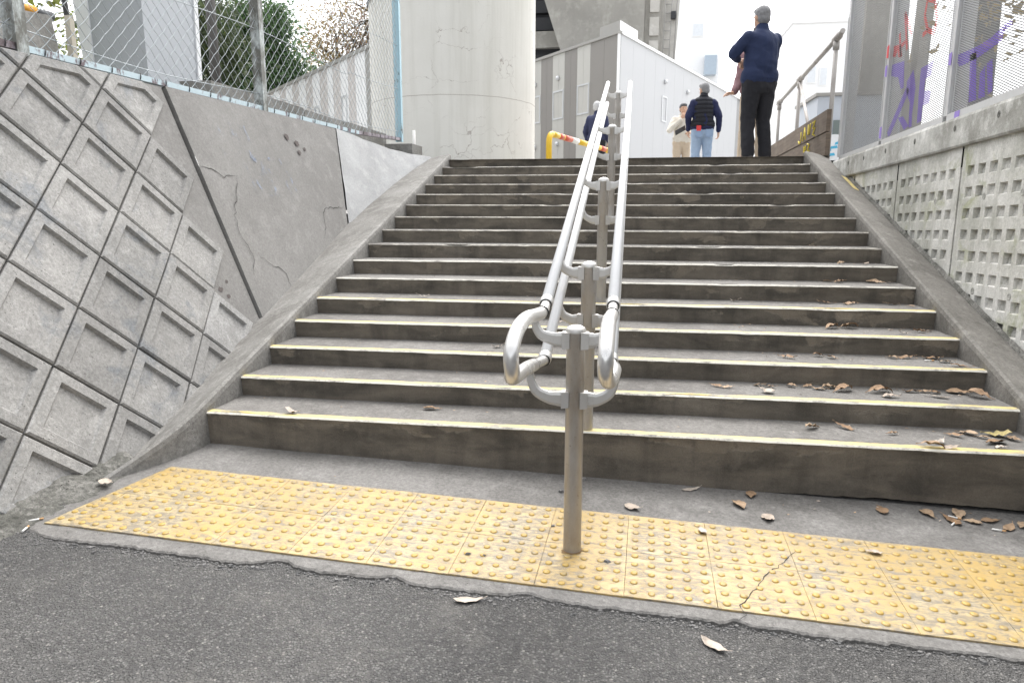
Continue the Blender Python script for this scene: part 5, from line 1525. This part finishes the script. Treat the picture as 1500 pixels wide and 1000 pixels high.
for i, (x, y, a, lab) in enumerate(((1.52, -.085, -.5, 'cigarette end among leaves at the right foot of the first step'), (1.49, -.15, .9, 'short cigarette end just below the leaf heap'), (1.65, -.17, -.25, 'cigarette end on the concrete at the far right'), (-2.10, -.89, .7, 'long cigarette end by the left wall foot'), (-2.08, -.96, 1.9, 'squashed cigarette end nearest the left edge'), (1.74, .88, 0, 'cigarette end on the third step at its right end'))):
    z = gz(x, y)+.006 if y < 0 else 3*H+.006
    if x < -2.03: z = asz(x, y)+.008
    r = empty('cigarette_end', (x, y, z), lab, 'cigarette end', 'cigarette ends'); d = Vector((cos(a), sin(a), 0)); p = Vector((x, y, z))
    MB().tube([p-d*.022, p+d*.012], .0036, 8).build('paper_tube', M['paper'], r); MB().tube([p+d*.0121, p+d*.026], .0036, 8).build('filter_tip', M['filter'], r)
rr = random.Random(9); mb = MB()
for q in range(220):                                    # crumbs of leaf and paper on the treads and landing
    k = rr.choice((0, 1, 1, 2, 2, 3, 3, 4, 4, 5, 6, 7, 8)); x = rr.uniform(-1.85, 1.85) if rr.random() < .5 else rr.triangular(.4, 1.88, 1.8)
    if k: p = Vector((x, (k-1)*T+rr.triangular(.05, T-.01, T-.02), k*H+.004))
    else: p = Vector((x, rr.uniform(-.28, -.02), gz(x, -.1)+.005))
    s_ = rr.uniform(.003, .010); a = rr.uniform(0, 6.28)
    mb.add([p+Vector((cos(a+b_)*s_*w_, sin(a+b_)*s_*w_*.7, rr.uniform(-.001, .004))) for b_, w_ in ((0, 1), (1.6, .6), (3.1, 1.1), (4.7, .5))], [(0, 1, 2, 3)], rr.choice((0, 0, 1)))
tag(mb.build('leaf_crumbs', [M['dl_brown'], M['dl_pale']], loc=(0, 0, 0)), 'tiny crumbs of dry leaf scattered over the treads', 'leaf litter', None, 'stuff')
def pebble(mb, p, r, rr):
    q = [rr.uniform(.6, 1.1) for _ in range(8)]
    vs = [(-1, -1, -.6), (1, -1, -.6), (1, 1, -.6), (-1, 1, -.6), (-.7, -.7, .6), (.7, -.7, .6), (.7, .7, .6), (-.7, .7, .6)]
    c, s_ = cos(rr.uniform(0, 6)), 0; a = rr.uniform(0, 6.28)
    vs = [Vector(((v[0]*cos(a)-v[1]*sin(a))*r*k, (v[0]*sin(a)+v[1]*cos(a))*r*k*.8, v[2]*r*k*.7))+p for v, k in zip(vs, q)]
    mb.add(vs, [(0, 3, 2, 1), (4, 5, 6, 7), (0, 1, 5, 4), (1, 2, 6, 5), (2, 3, 7, 6), (3, 0, 4, 7)])
rr = random.Random(5); mb = MB()
for k in range(2600):
    m_ = rr.random()
    if m_ < .45:
        x = rr.uniform(-2.0, 2.2); y = jag(x)-abs(rr.gauss(.004, .022)); r = rr.uniform(.0018, .006)*(1 if rr.random() < .93 else 1.7)
    elif m_ < .75:
        y = rr.uniform(-2.2, -.35); x = wx(y, -.08)+abs(rr.gauss(.03, .06)); r = rr.uniform(.0015, .008)*(1 if rr.random() < .9 else 1.8)
    else:
        x = rr.uniform(-2.2, 1.8); y = rr.uniform(-2.3, -1.08); r = rr.uniform(.0012, .0036)
    pebble(mb, Vector((x, y, asz(x, y)+r*.3)), r, rr)
tag(mb.build('loose_grit', M['stone'], loc=(0, -1, 0)), 'loose grit and small stones along the broken concrete lip and wall foot', 'gravel', None, 'stuff')
for i, (x, y, r, lab) in enumerate(((-.12, -.18, .013, 'largest dark pebble left of the front post below the first step'), (-.10, -.145, .008, 'small dark pebble beside the largest one below the first step'), (-.03, -.03, .014, 'flat dark pebble against the first riser behind the front post'),
        (-.40, -.80, .010, 'dark pebble on the yellow tiles left of the front post'), (-.34, -.80, .007, 'smaller dark pebble on the tiles beside another, left of the front post'), (.10, -.75, .010, 'grey pebble on the yellow tiles right of the front post'), (-.12, -.52, .008, 'dark pebble on the tiles just behind the front post'))):
    mb = MB(); z = gz(x, y)+(.006 if y < -.3 else 0)
    pebble(mb, Vector((x, y, z+r*.4)), r, random.Random(i))
    tag(mb.build('pebble', M['stone']), lab, 'pebble', 'pebbles at the foot of the stairs')
